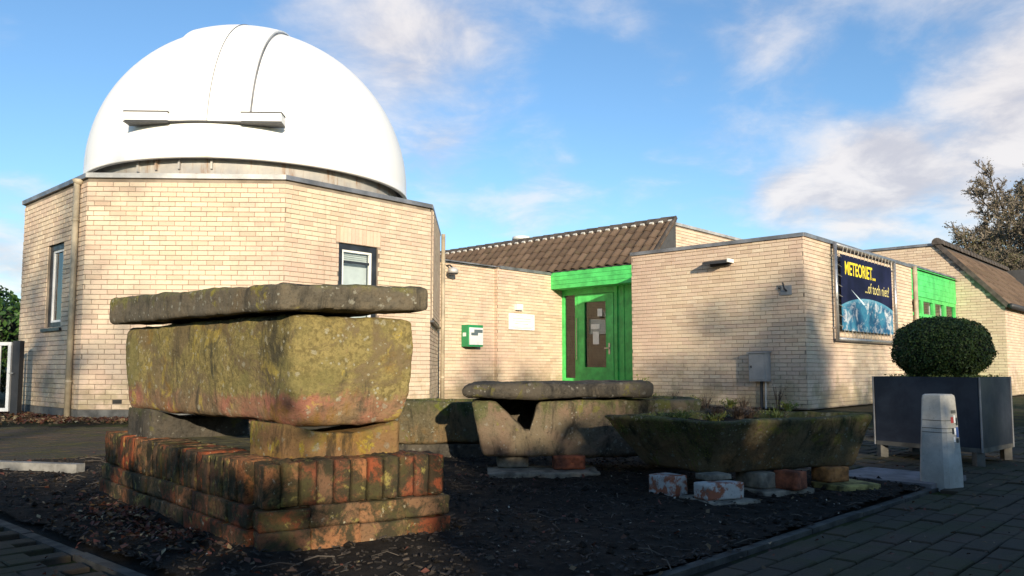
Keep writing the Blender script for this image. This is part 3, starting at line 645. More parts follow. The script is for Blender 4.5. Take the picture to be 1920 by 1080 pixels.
# green window band on the far side
f_w = FR(P2(5.98, -.06), E1); GW = 3.84
for j in range(5):
    mb = MB(); f_w.box(mb, 0, GW, -.05, .0, 2.36 + j * .132, 2.36 + (j + 1) * .132 - .004); mb.build('fascia_board', 'green_paint', museum)
mb = MB(); f_w.box(mb, -.05, GW, -.05, .03, 3.02, 3.06); mb.build('fascia_trim', 'zinc', museum)
mb = MB(); f_w.box(mb, 0, GW, -.09, -.02, 0, .9); mb.build('spandrel_panel', 'green_door', museum)
xs = [0, .95, 1.90, 2.86, GW]
for x0, x1 in zip(xs, xs[1:]):
    mb = MB()
    for (p0, p1, z0, z1) in ((x0, x0 + .09, .9, 2.36), (x1 - .09, x1, .9, 2.36), (x0 + .09, x1 - .09, 2.27, 2.36), (x0 + .09, x1 - .09, .9, .99), (x0 + .09, x1 - .09, 1.90, 1.97)): f_w.box(mb, p0, p1, -.09, -.02, z0, z1)
    w = mb.build('window', 'green_door', museum)
    for (z0, z1) in ((.99, 1.90), (1.97, 2.27)):
        mb = MB(); mb.poly(f_w.p(x0 + .09, -.06, z0), f_w.p(x1 - .09, -.06, z0), f_w.p(x1 - .09, -.06, z1), f_w.p(x0 + .09, -.06, z1)); mb.build('pane', 'pane', w)
    mb = MB(); f_w.box(mb, x0 + .12, x1 - .3, -.20, -.19, 1.5, 2.3); mb.build('blind', 'blind', w)
q = P2(5.90, .075); downpipe(q.x, q.y, 0, HR - .02, museum, .05)
# tiled roofs
def pantile():
    mb = MB(); w, ln, th = .262, .345, .014; n = 8
    prof = [(-w / 2 + w * i / n, .028 * math.sin(2 * math.pi * (i / n) - .6) + .012) for i in range(n + 1)]
    for y, dz in ((0, .026), (ln, 0)):
        for x, h in prof: mb.v.append((x, y, h + dz + th))
    for x, h in prof: mb.v.append((x, 0, h + .026 - .006))
    m = n + 1
    for i in range(n): mb.f.append((i, i + 1, m + i + 1, m + i)); mb.f.append((2 * m + i, 2 * m + i + 1, i + 1, i))
    mb.f.append((0, m, m, 2 * m)[:2] + (2 * m,)); mb.f.append((n, 3 * m - 1, m + n))
    return mb.mesh('pantile', 'roof_tile', True)
TILE = pantile()
def tiled(a_ref, eave, X, Y, Z, cols, rows, root, s0, flip=False):
    rot = Matrix((X, Y, Z)).transposed()
    for r_ in range(rows):
        for c_ in range(cols):
            q = eave + X * (s0 + (c_ + .5) * .252) + Y * (r_ * .292 - .03) + Z * (.012 + rnd.uniform(-.003, .003))
            inst('tile', TILE, q, rot @ Matrix.Rotation(rnd.uniform(-.012, .012), 3, 'Z'), root)
e13, e23, zh = Vector((*E1, 0)), Vector((*E2, 0)), Vector((0, 0, 1))
X = e23; Y = (e13 + zh).normalized(); Z = X.cross(Y)
mb = MB(); mb.poly(P3(1.43, -13, 3.01), P3(1.43, -3.98, 3.01), P3(2.48, -3.98, HH + .01), P3(2.48, -13, HH + .01)); mb.poly(P3(1.43, -3.98, 2.96), P3(2.48, -3.98, 2.96), P3(2.48, -3.98, HH + .01), P3(1.43, -3.98, 3.01))
roof1 = mb.build('tiled_roof', 'bitumen', museum)
tiled(None, P3(1.42, -13, 3.02), X, Y, Z, 36, 5, roof1, 0)
mb = MB(); o = P3(1.36, -3.985, 2.97); mb.box(o, Y * 1.62, X * .045, Z * .085); mb.build('verge_board', 'ridge_tile', roof1)
def ridge(p, d, n, ln, root, r=.085):
    for k in range(n):
        m = MB(); u = d.cross(zh).normalized(); a = p + d * (k * ln); pts = []
        for e, rr in ((0, r), (ln - .02, r * .88)):
            pts.append([a + d * e + (u * math.cos(R(t)) + zh * math.sin(R(t))) * rr for t in range(-20, 201, 22)])
        for i in range(len(pts[0]) - 1): m.poly(pts[0][i], pts[0][i + 1], pts[1][i + 1], pts[1][i])
        m.poly(*reversed(pts[0])); m.poly(*pts[1]); m.build('ridge_tile', 'ridge_tile', root)
ridge(P3(2.50, -13, HH + .07), e23, 25, .36, roof1, .105)
for c_ in range(36):
    mb = MB(); o = P3(1.42, -13, 3.02) + X * ((c_ + .28) * .252) + Y * 1.385 + Z * .035; mb.box(o, X * .10, Y * .05, Z * .045); mb.build('mortar_fillet', 'mortar_white', roof1)
vt = P3(3.4, -9.6, HH - .06); mb = MB(); mb.tube([vt, vt + zh * .40], .20, 20); mb.tube([vt + zh * .40, vt + zh * .48], [.27, .25], 20); mb.build('roof_ventilator', 'pot_white', museum, True)
pz = (HH - 2.30) / (EB - RB + .10); X = e13; Y = (-e23 + zh * pz).normalized(); Z = X.cross(Y)
E0 = P3(GA - .06, EB + .10, 2.26)
mb = MB(); ln = Vector((EB + .10 - RB, 0, HH - 2.26)).length; mb.poly(E0, E0 + X * 8.1, E0 + X * 8.1 + Y * ln, E0 + Y * ln); roof2 = mb.build('tiled_roof', 'bitumen', museum)
tiled(None, E0, X, Y, Z, 28, 7, roof2, 0); 
mb = MB(); mb.box(E0 - X * .03 - Z * .07, Y * (ln + .02), X * .03, Z * .11); mb.build('verge_board', 'ridge_tile', roof2)
ridge(E0 + Y * ln + zh * .02 - X * .06, e13, 22, .37, roof2, .13)
mb = MB(); mb.tube([E0 - X * .05 + e23 * .05 - zh * .01, E0 + X * 8 + e23 * .05 - zh * .01], .07, 10); mb.build('gutter', 'steel_dark', museum, True)

# ------------------------------------------------------------------ things on the walls
# banner in its tube frame
bn = thing('banner_frame', tuple(f_ps.p(2.8, .1, 1.2)), 'dark banner of a planet in a steel tube frame on the brick wall', 'banner')
a0, a1, z0, z1 = 1.16, 4.40, 1.22, 2.93; nn = .10
tub = lambda p, q, r=.035: (lambda m: (m.tube([p, q], r, 10), m.build('frame_tube', 'steel_tube', bn, True)))(MB())
tub(f_ps.p(a0, nn, z0 - .035), f_ps.p(a0, nn, z1 + .035)); tub(f_ps.p(a1, nn, z0 - .035), f_ps.p(a1, nn, z1 + .035)); tub(f_ps.p(a0, nn, z0), f_ps.p(a1, nn, z0)); tub(f_ps.p(a0, nn, z1), f_ps.p(a1, nn, z1))
for (a, z) in ((a0, z0 + .2), (a0, z1 - .2), (a1, z0 + .2), (a1, z1 - .2)): tub(f_ps.p(a, 0.0, z), f_ps.p(a, nn, z), .018)
p0, p1, q0, q1 = 1.40, 4.20, 1.385, 2.785; pc = f_ps.p((p0 + p1) / 2, nn, (q0 + q1) / 2)
mb = MB(); mb.aabb(-(p1 - p0) / 2, (p1 - p0) / 2, -.004, .004, -(q1 - q0) / 2, (q1 - q0) / 2)
pr_ = inst('print', mb.mesh('print', 'banner_print'), pc, f_ps.rot2(), bn)
def onprint(a, z, d=0.006): return f_ps.p(a, nn + d, z)
def text(s, h, a, z, mat, name, sx=1.0, bold=0.0):
    cu = bpy.data.curves.new(name, 'FONT'); cu.body = s; cu.size = 1.0; cu.offset = bold; cu.extrude = 0.0
    to = bpy.data.objects.new('tmp', cu); COL.objects.link(to); dg = bpy.context.evaluated_depsgraph_get(); me = bpy.data.meshes.new_from_object(to.evaluated_get(dg)); bpy.data.objects.remove(to)
    me.materials.clear(); me.materials.append(MATS[mat])
    xs = [v.co.x for v in me.vertices]; w = max(xs) - min(xs); m0 = min(xs); ys = [v.co.y for v in me.vertices]; cap = max(ys)
    for v in me.vertices: x = (v.co.x - m0) / w * sx; y = v.co.y / cap * h; v.co = Vector((x, -.0062, y))
    return inst(name, me, f_ps.p(a, nn, z), f_ps.rot2(), bn)
text('METEORIET...', .245, 1.60, 2.43, 'yellow_print', 'lettering', 1.62, .02)
text('...of toch niet?', .205, 2.62, 2.15, 'cream_print', 'lettering', 1.38, 0)
mb = MB(); mb.poly(onprint(1.86, 2.165), onprint(2.50, 1.905), onprint(2.53, 1.945)); mb.poly(onprint(2.50, 1.905), onprint(2.57, 1.90), onprint(2.53, 1.945)); mb.build('meteor_streak', 'meteor', bn)
def lace(p, q):
    mb = MB(); mb.tube([p, q], .006, 5); mb.build('lacing', 'rope', bn)
for k in range(15):
    a = p0 + .06 + k * (p1 - p0 - .12) / 14
    for (zz, zf) in ((q1 - .02, z1), (q0 + .02, z0)): lace(f_ps.p(a, nn + .01, zz), f_ps.p(a + .05, nn + .03, zf))
for k in range(8):
    z = q0 + .06 + k * (q1 - q0 - .12) / 7
    for (aa, af) in ((p0 + .02, a0), (p1 - .02, a1)): lace(f_ps.p(aa, nn + .01, z), f_ps.p(af, nn + .03, z + .03))
# meter cabinet on its pole
mc = thing('meter_cabinet', tuple(f_pq.p(2.73, .12, 0)), 'grey metal meter cabinet on a short pole against the brick wall', 'cabinet')
mb = MB(); f_pq.box(mb, 2.57, 2.88, .03, .23, .47, .97); mb.build('cabinet_box', 'box_grey', mc)
mb = MB(); f_pq.box(mb, 2.585, 2.865, .231, .242, .50, .94); d = mb.build('cabinet_door', 'box_grey', mc)
mb = MB(); f_pq.box(mb, 2.61, 2.63, .243, .255, .70, .74); mb.build('lock', 'steel_dark', d)
mb = MB(); mb.box(f_pq.p(2.55, .025, .972), f_pq.p(2.90, .025, .972) - f_pq.p(2.55, .025, .972), f_pq.p(2.55, .26, .955) - f_pq.p(2.55, .025, .972), (0, 0, .02)); mb.build('lid', 'box_grey', mc)
mb = MB(); mb.tube([f_pq.p(2.82, .12, 0), f_pq.p(2.82, .12, .47)], .016, 8); mb.build('pole', 'zinc_light', mc)
mb = MB(); mb.tube([f_pq.p(2.72, .07, 0), f_pq.p(2.72, .07, .47)], .028, 8); mb.build('conduit', 'steel_dark', mc)
# wall lamp hood
lm = thing('wall_lamp', tuple(f_pq.p(1.95, .1, 2.6)), 'flat dark hooded lamp high on the grey-shaded brick wall', 'lamp')
mb = MB(); mb.box(f_pq.p(1.72, .015, 2.64), f_pq.p(2.20, .015, 2.64) - f_pq.p(1.72, .015, 2.64), f_pq.p(1.72, .26, 2.585) - f_pq.p(1.72, .015, 2.64), (0, 0, .045)); mb.build('hood', 'steel_dark', lm)
mb = MB(); f_pq.box(mb, 1.78, 2.16, .013, .08, 2.56, 2.632); mb.build('housing', 'steel_dark', lm)
mb = MB(); f_pq.box(mb, 2.202, 2.222, .02, .24, 2.60, 2.665); mb.build('end_cap', 'white_paint', lm)
# small plate with a tap-like hook
sp = thing('wall_plate', tuple(f_pq.p(3.18, .02, 1.95)), 'small square grey plate with a bent hook near the wall corner', 'wall plate')
mb = MB(); f_pq.box(mb, 3.09, 3.29, .013, .035, 1.955, 2.12); mb.build('plate', 'box_grey', sp)
mb = MB(); mb.tube([f_pq.p(3.15, .03, 2.13), f_pq.p(3.16, .09, 2.16), f_pq.p(3.19, .10, 2.06), f_pq.p(3.21, .05, 2.02)], .016, 6); mb.tube([f_pq.p(3.07, .03, 2.08), f_pq.p(3.10, .06, 2.09)], .02, 6); mb.build('hook', 'frame_dark', sp)
# defibrillator box on the link wall
ae = thing('defibrillator_box', tuple(f_l1.p(1.3, .1, 1.16)), 'green and white defibrillator cabinet on the sunlit brick wall', 'cabinet')
mb = MB(); f_l1.box(mb, 1.17, 1.62, .013, .22, 1.16, 1.63); mb.build('case', 'aed_green', ae)
mb = MB(); f_l1.box(mb, 1.20, 1.60, .221, .245, 1.20, 1.57); dd = mb.build('front_cover', 'aed_white', ae)
mb = MB(); f_l1.box(mb, 1.24, 1.44, .2455, .252, 1.40, 1.46); f_l1.box(mb, 1.33, 1.58, .2455, .252, 1.46, 1.53); mb.build('viewing_panel', 'aed_grey', dd)
mb = MB(); o = f_l1.p(1.168, .06, 1.38); q = f_l1.p(1.168, .16, 1.38); mb.box(o, q - o, f_l1.p(1.166, .06, 1.38) - o, (0, 0, .08)); mb.build('side_emblem', 'aed_white', ae)
# nameplate and small light above
sg = thing('name_sign', tuple(f_l2.p(.75, .03, 1.58)), 'white rectangular sign board on the wall left of the green door', 'sign')
mb = MB(); f_l2.box(mb, .33, 1.20, .02, .045, 1.58, 1.95); mb.build('board', 'sign_white', sg)
for (x0, x1, zz0, zz1) in ((.38, 1.15, 1.905, 1.912), (.38, 1.15, 1.640, 1.647), (.38, .39, 1.65, 1.902), (1.14, 1.15, 1.65, 1.902)):
    mb = MB(); f_l2.box(mb, x0, x1, .0455, .048, zz0, zz1); mb.build('border_line', 'sign_grey', sg)
mb = MB()
for (x0, x1, zz) in ((.46, 1.06, 1.83), (.44, 1.08, 1.77), (.50, .98, 1.71), (.44, 1.10, 1.61)): f_l2.box(mb, x0, x1, .0455, .047, zz, zz + .012)
mb.build('print_rows', 'sign_grey', sg)
ln_ = thing('small_wall_light', tuple(f_l2.p(.62, .05, 2.03)), 'small white box light just above the white sign', 'lamp')
mb = MB(); f_l2.box(mb, .54, .74, .013, .10, 2.03, 2.17); mb.build('housing', 'white_paint', ln_)
mb = MB(); f_l2.box(mb, .56, .72, .101, .115, 2.05, 2.15); mb.build('diffuser', 'aed_white', ln_)
fl = thing('floodlight', tuple(f_l1.p(.72, .2, 2.72)), 'small grey floodlight on a bracket beside the tower downpipe', 'lamp')
mb = MB(); mb.tube([f_l1.p(.72, .0, 2.88), f_l1.p(.72, .12, 2.88), f_l1.p(.72, .2, 2.82)], .018, 6); mb.build('bracket', 'steel_dark', fl)
mb = MB(); c0 = f_l1.p(.72, .22, 2.75); mb.tube([c0 + zh * .07, c0 + zh * .03, c0 - zh * .05], [.05, .11, .12], 12); mb.build('lamp_head', 'zinc_light', fl, True)
mb = MB(); mb.tube([c0 - zh * .051, c0 - zh * .075], [.112, .10], 12); mb.build('lens', 'frame_dark', fl)

# ------------------------------------------------------------------ gate on the left
gt = thing('garden_gate', (-8.3, 11.98, 0), 'pale steel bar gate hung on a dark post beside the tower', 'gate')
mb = MB(); mb.aabb(-9.6, -7.56, 11.93, 11.98, 1.04, 1.09); mb.build('top_rail', 'gate_white', gt)
mb = MB(); mb.aabb(-9.6, -7.56, 11.93, 11.98, .05, .10); mb.build('bottom_rail', 'gate_white', gt)
mb = MB(); mb.aabb(-7.61, -7.565, 11.932, 11.978, .1, 1.04); mb.build('stile', 'gate_white', gt)
for k in range(15):
    x = -7.74 - k * .13; mb = MB(); mb.aabb(x - .012, x + .012, 11.943, 11.967, .1, 1.04); mb.build('bar', 'gate_white', gt)
mb = MB(); mb.aabb(-7.52, -7.41, 11.90, 12.01, 0, 1.11); ps = mb.build('post', 'steel_dark', gt)
mb = MB(); mb.tube([(-7.53, 11.90, .62), (-7.53, 11.86, .62), (-7.47, 11.86, .62)], .012, 6); mb.build('latch', 'zinc_light', ps)

# ------------------------------------------------------------------ brick plinth under the big stone trough
pn, prt, plf = Vector((-.95, 3.00)), Vector((-.28, 3.40)), Vector((-2.33, 4.52))
ur = (prt - pn).normalized(); ul = (plf - pn).normalized(); Lr = (prt - pn).length; Ll = (plf - pn).length
plinth = thing('brick_plinth', (-1.2, 3.8, 0), 'low stepped plinth of mossy old red bricks under the big stone trough', 'plinth')
back = pn + ur * Lr + ul * Ll
def quad(ins, z):   # corners pulled in from the two faces by ins
    return [Vector((*(q + (ur * kx + ul * ky) * ins), z)) for q, kx, ky in ((pn, 1, 1), (prt, -1, 1), (back, -1, -1), (plf, 1, -1))]
cq, ct = quad(.030, 0), quad(.085, .318)
rounded('core', cq, ct, .01, .006, 'core_dark', 12, 3, plinth)
OLD = []
for s in range(5):                                    # five worn brick bodies, shared by all bricks of the plinth
    bm = bmesh.new(); bmesh.ops.create_cube(bm, size=1.0); bmesh.ops.subdivide_edges(bm, edges=bm.edges[:], cuts=6, use_grid_fill=True)
    for v in bm.verts:
        p = v.co.copy(); L = .455; q = Vector([max(-L, min(L, c)) for c in p]); d = p - q
        if d.length > 1e-6: p = q + d.normalized() * .045
        p += Vector((noise.noise(p * 3 + Vector((s, 0, 0))), noise.noise(p * 3 + Vector((0, s, 5))), noise.noise(p * 3 + Vector((9, 0, s))))) * .035 + Vector((noise.noise(p * 9 + Vector((s, 3, 0))), noise.noise(p * 9 + Vector((s, 0, 8))), noise.noise(p * 9 + Vector((4, 0, s))))) * .022; v.co = p
    me = bpy.data.meshes.new('old_brick'); bm.to_mesh(me); bm.free(); me.materials.append(MATS['brick_old'])
    for p in me.polygons: p.use_smooth = True
    OLD.append(me)
OLDM = OLD[0].copy(); OLDM.materials.clear(); OLDM.materials.append(MATS['brick_mossdark'])
def oldbrick(o, a, b, c, parent, name='brick', mesh=None):
    'brick filling the box at o with edge vectors a, b, c'
    m = Matrix((a, b, c)).transposed(); 
    return inst(name, mesh or rnd.choice(OLD), Vector(o) + (Vector(a) + Vector(b) + Vector(c)) / 2, m, parent)
u3 = lambda v: Vector((v.x, v.y, 0))
def course(p, d, L, inn, z, h, w, dep, out):
    n = max(1, round(L / w)); w = L / n; p = p - inn * out
    for k in range(n):
        j = rnd.uniform(-.005, .005); oldbrick(u3(p) + u3(d) * (k * w + .004) + u3(inn) * j + Vector((0, 0, z + rnd.uniform(-.003, .003))), u3(d) * (w - .002), u3(inn) * dep, (0, 0, h + rnd.uniform(-.006, .004)), plinth)
nr = Vector((-ur.y, ur.x)); nl = Vector((ul.y, -ul.x))     # inward normals of the two seen faces
course(pn + ur * .02, ur, Lr - .02, nr, .165, .170, .072, .20, -.022); course(pn + ul * .17, ul, Ll - .17, nl, .165, .170, .072, .20, -.022)
course(pn, ur, Lr + .02, nr, .082, .082, .20, .10, -.005); course(pn + ul * .10, ul, Ll - .10, nl, .082, .082, .20, .10, -.005)
course(pn - ul * .0, ur, Lr + .02, nr, -.01, .090, .21, .10, .006); course(pn + ul * .10, ul, Ll - .10, nl, -.01, .090, .21, .10, .006)
# bricks lying on top, mossy, closing the table
for k in range(9):
    for i in range(3):
        q = pn + ul * (.26 + k * .205) + ur * (.24 + i * .16); oldbrick((q.x, q.y, .275), u3(ul) * .198, u3(ur) * .15, (0, 0, .055), plinth, mesh=OLDM)
# ------------------------------------------------------------------ big stone trough with its lid
N1, R1, L1 = Vector((-.885, 3.20)), Vector((-.415, 3.46)), Vector((-2.19, 4.47)); B1 = L1 + R1 - N1
def c4(ps, zs): return [Vector((p.x, p.y, z)) for p, z in zip(ps, zs)]
def shrink(ps, f): c = sum(ps, Vector((0, 0))) / 4; return [c + (p - c) * f for p in ps]
ps = [N1, R1, B1, L1]
def belly(raw, u, w, t):
    k = 1 - .035 * max(0, -t) ** 2 - .02 * max(0, t) ** 3; u = u * (1 - .13 * max(0, -t - .15) ** 1.5) if u > 0 else u; return u * k, w * k, t - .05 * (1 - u * u) * (1 if t < -.5 else 0)
rounded('stone_trough', c4(shrink(ps, .98), (.464, .468, .47, .482)), c4(ps, (.928, .922, .925, .925)), .034, .016, 'stone_coffin', 64, 2, None, belly, 2.2,
        label='big mossy yellow-green sandstone trough closed with a thick stone lid', cat='stone trough')
LN, LRt, LL = Vector((-.915, 3.12)), Vector((-.365, 3.44)), Vector((-2.27, 4.44)); LB = LL + LRt - LN
rounded('stone_slab', c4([LN, LRt, LB, LL], (.930, .948, .95, .945)), c4([LN, LRt, LB, LL], (1.042, 1.05, 1.10, 1.095)), .022, .012, 'stone_lid', 60, 5, None, None, 2.6,
        label='thick dark lichen-spotted stone lid on the big yellow-green trough', cat='stone slab')
dl_ = (L1 - N1).normalized(); dr_ = (R1 - N1).normalized()
def saddle(raw, u, w, t): return u, w, t - .62 * (1 - u * u) * max(0, (t + 1) / 2) ** 1.5
q = N1 + dl_ * .05 + dr_ * .0; qs = [q, q + dr_ * .50, q + dr_ * .50 + dl_ * .30, q + dl_ * .30]
rounded('support_stone', c4(qs, (.315,) * 4), c4(qs, (.478,) * 4), .015, .006, 'stone_support', 20, 7, None, saddle, 5, label='ochre saddle-shaped stone block carrying the short end of the big trough', cat='support stone')
q = L1 - dl_ * .42; qs = [q, q + dr_ * .50, q + dr_ * .50 + dl_ * .34, q + dl_ * .34]
rounded('support_stone', c4(qs, (.315,) * 4), c4(qs, (.488,) * 4), .015, .006, 'stone_slab', 20, 8, None, saddle, 5, label='dark stone block carrying the far end of the big trough', cat='support stone')
# ------------------------------------------------------------------ trough with a broken notch and slab lid
def hollow(rx, ry, dep, notch=None):
    def h(raw, u, w, t):
        if raw.z > .999 and abs(raw.x) < rx and abs(raw.y) < ry: return u, w, dep
        if notch and raw.y < -ry + .02:
            m = notch(raw.x); t = -1 + (t + 1) * (m + 1) / 2
        return u, w, t
    return h
def notch2(u):
    if -.80 < u < -.545: return 1 - (u + .80) / .255 * 1.15
    if -.545 <= u < -.43: return -.15 + (u + .545) / .115 * 1.15
    return 1.0
A = [Vector((-.28, 5.20)), Vector((1.29, 5.34)), Vector((1.25, 5.92)), Vector((-.26, 5.78))]
Ab = [Vector((-.19, 5.24)), Vector((1.22, 5.38)), Vector((1.2, 5.88)), Vector((-.2, 5.74))]
rounded('stone_trough', c4(Ab, (.118, .10, .10, .118)), c4(A, (.488, .492, .492, .488)), .035, .011, 'stone_grey', 46, 11, None, hollow(.90, .74, -.55, notch2), 3,
        label='brown sandstone trough with a broken notch in its side under a slab', cat='stone trough')
Sx = [Vector((-.33, 5.12)), Vector((.935, 5.20)), Vector((.93, 5.86)), Vector((-.30, 5.80))]
rounded('stone_slab', c4(Sx, (.502, .500, .503, .503)), c4(Sx, (.592, .612, .612, .600)), .038, .013, 'stone_slab', 36, 13, None, None, 3.2,
        label='thin dark cover slab lying on the notched sandstone trough', cat='stone slab')
def block(name, x0, x1, y0, y1, z0, z1, mat, rot, label, cat, group=None, seed=1, r=.008, amp=.004):
    cx, cy = (x0 + x1) / 2, (y0 + y1) / 2; c, s = math.cos(R(rot)), math.sin(R(rot)); ps = []
    for (x, y) in ((x0, y0), (x1, y0), (x1, y1), (x0, y1)): ps.append(Vector((cx + (x - cx) * c - (y - cy) * s, cy + (x - cx) * s + (y - cy) * c)))
    return rounded(name, c4(ps, (z0,) * 4), c4(ps, (z1,) * 4), r, amp, mat, 7, seed, None, None, 7, label=label, cat=cat, group=group)
block('support_brick', .27, .48, 5.24, 5.36, .035, .125, 'brick_red', 4, 'red brick under the notched sandstone trough', 'brick', None, 21)
block('support_brick', -.10, .11, 5.34, 5.46, .035, .125, 'brick_grey', 2, 'greyish brick under the notched trough, left of the red one', 'brick', None, 22)
block('support_brick', 1.0, 1.2, 5.52, 5.63, -.01, .115, 'brick_grey', 6, 'greyish brick under the unlidded end of the notched trough', 'brick', None, 31)
block('footing_slab', -.16, .56, 5.10, 5.46, -.02, .034, 'brick_grey', 3, 'flat grey footing slab beneath the bricks of the notched trough', 'slab', None, 23, .01, .008)
# trough behind, between the two
A = [Vector((-1.02, 6.12)), Vector((-.10, 6.22)), Vector((-.08, 6.78)), Vector((-1.0, 6.7))]
rounded('stone_trough', c4(shrink(A, .93), (.115,) * 4), c4(A, (.442,) * 4), .03, .013, 'stone_green', 36, 17, None, hollow(.85, .75, -.4), 3.2,
        label='low green-grey stone trough without lid behind the brick plinth', cat='stone trough')
block('footing_slab', -.98, -.2, 6.2, 6.6, -.02, .115, 'stone_slab', 4, 'dark stone footing beneath the low green-grey trough', 'slab', None, 24, .02, .01)
block('loose_stone', -.62, -.42, 4.72, 4.86, -.01, .16, 'brick_mossy', 20, 'pale mossy stone lying behind the brick plinth', 'stone', None, 25, .03, .012)
# open trough on bricks, planted
A = [Vector((1.08, 4.19)), Vector((2.15, 4.71)), Vector((1.64, 5.36)), Vector((.53, 4.82))]
Ab = [Vector((1.10, 4.42)), Vector((2.05, 4.78)), Vector((1.62, 5.22)), Vector((.80, 4.80))]
rounded('stone_trough', c4(Ab, (.112, .112, .115, .120)), c4(A, (.418, .424, .424, .420)), .028, .011, 'stone_green', 44, 19, None, hollow(.86, .80, .30), 3.0,
        label='open mossy green stone trough with slanting ends, raised on loose bricks', cat='stone trough')
gq = 'loose bricks carrying the open mossy trough'
block('footing_slab', .93, 1.22, 4.02, 4.32, -.03, .028, 'brick_grey', 24, 'grey footing tile under the white-painted brick', 'slab', None, 26)
block('support_brick', .955, 1.185, 4.09, 4.21, .028, .112, 'brick_painted', 22, 'brick with flaking white paint under the open mossy trough', 'brick', gq, 27)
block('support_brick', .99, 1.15, 4.19, 4.30, .112, .146, 'brick_grey', 24, 'thin grey brick lying on the white-painted brick', 'brick', gq, 28)
block('support_brick', .79, .93, 4.34, 4.50, -.01, .115, 'brick_painted', 40, 'half brick with red and white flakes, left of the white-painted brick', 'brick', gq, 29)
block('footing_slab', 1.30, 1.66, 4.40, 4.66, -.03, .030, 'brick_grey', 26, 'grey footing tile under the upright red brick', 'slab', None, 30)
block('support_brick', 1.32, 1.45, 4.44, 4.64, .030, .118, 'brick_grey', 28, 'grey-brown brick between the white-painted and the upright red brick', 'brick', gq, 32)
block('support_brick', 1.495, 1.615, 4.40, 4.54, .030, .130, 'brick_red', 40, 'upright red brick under the middle of the open mossy trough', 'brick', gq, 33)
block('footing_slab', 1.80, 2.10, 4.56, 4.80, -.03, .035, 'brick_mossy', 22, 'yellow mossy footing tile under the orange brick', 'slab', None, 34)
block('support_brick', 1.80, 1.96, 4.66, 4.80, .035, .122, 'brick_orange', 24, 'orange brick under the slanting right end of the open mossy trough', 'brick', gq, 35)
mb = MB(); cs = shrink(A, .84); nn_ = 24
for i in range(nn_ + 1):
    for j in range(nn_ + 1):
        u, w = i / nn_, j / nn_; q = cs[0] * (1 - u) * (1 - w) + cs[1] * u * (1 - w) + cs[2] * u * w + cs[3] * (1 - u) * w
        mb.v.append((q.x, q.y, .375 + .03 * noise.noise(Vector((q.x * 6, q.y * 6, 2)))))
for i in range(nn_):
    for j in range(nn_): a = i * (nn_ + 1) + j; mb.f.append((a, a + nn_ + 1, a + nn_ + 2, a + 1))
mb.build('trough_soil', 'soil', smooth=True, kind='stuff', label='dark soil filling the open mossy trough')

# ------------------------------------------------------------------ bollard
bo = thing('concrete_bollard', (2.565, 4.78, 0), 'tapered grey concrete bollard with small route stickers at the path edge', 'bollard')
th0 = R(31); bx = lambda r, z, ch=.24: [Vector((2.565 + r * (cx * math.cos(th0) - cy * math.sin(th0)), 4.78 + r * (cx * math.sin(th0) + cy * math.cos(th0)), z)) for cx, cy in ((-1, -1 + ch), (-1 + ch, -1), (1 - ch, -1), (1, -1 + ch), (1, 1 - ch), (1 - ch, 1), (-1 + ch, 1), (-1, 1 - ch))]
lv = [(.0915, -.03), (.090, .10), (.0795, .33), (.071, .518), (.068, .536), (.058, .544)]; mb = MB(); i = 0
for r_, z in lv: mb.v += [tuple(p) for p in bx(r_, z)]
for k in range(len(lv) - 1):
    for j in range(8): a, b = k * 8 + j, k * 8 + (j + 1) % 8; mb.f.append((a, b, b + 8, a + 8))
mb.f.append(tuple((len(lv) - 1) * 8 + j for j in range(8))); mb.build('shaft', 'concrete', bo)
def rad(z): return .090 + (.0795 - .090) * (z - .10) / .23 if z < .33 else .0795 + (.071 - .0795) * (z - .33) / .188
for z in (.318, .342, .388):
    mb = MB(); p, q = bx(rad(z) + .0008, z), bx(rad(z + .004) + .0008, z + .004)
    for j in (7, 0, 1): mb.poly(p[j % 8], p[(j + 1) % 8], q[(j + 1) % 8], q[j % 8])
    mb.build('scored_line', 'band_dark', bo)
def sticker(s0, s1, z0, z1, mat):
    mb = MB(); pp = []
    for (s, z) in ((s0, z0), (s1, z0), (s1, z1), (s0, z1)):
        c = bx(rad(z) + .0015, z); pp.append(c[1].lerp(c[2], s))
    mb.poly(*pp); mb.build('sticker', mat, bo)
for a in ((.40, .62, .375, .41, 'sticker_red'), (.66, .80, .375, .42, 'sticker_white'), (.80, .95, .36, .405, 'sticker_black'), (.44, .60, .31, .345, 'sticker_black'), (.62, .76, .305, .345, 'sticker_white'), (.76, .96, .29, .35, 'sticker_blue'), (.50, .66, .265, .295, 'sticker_white'), (.72, .92, .258, .285, 'sticker_black'), (.46, .9, .43, .45, 'band_dark')): sticker(*a)

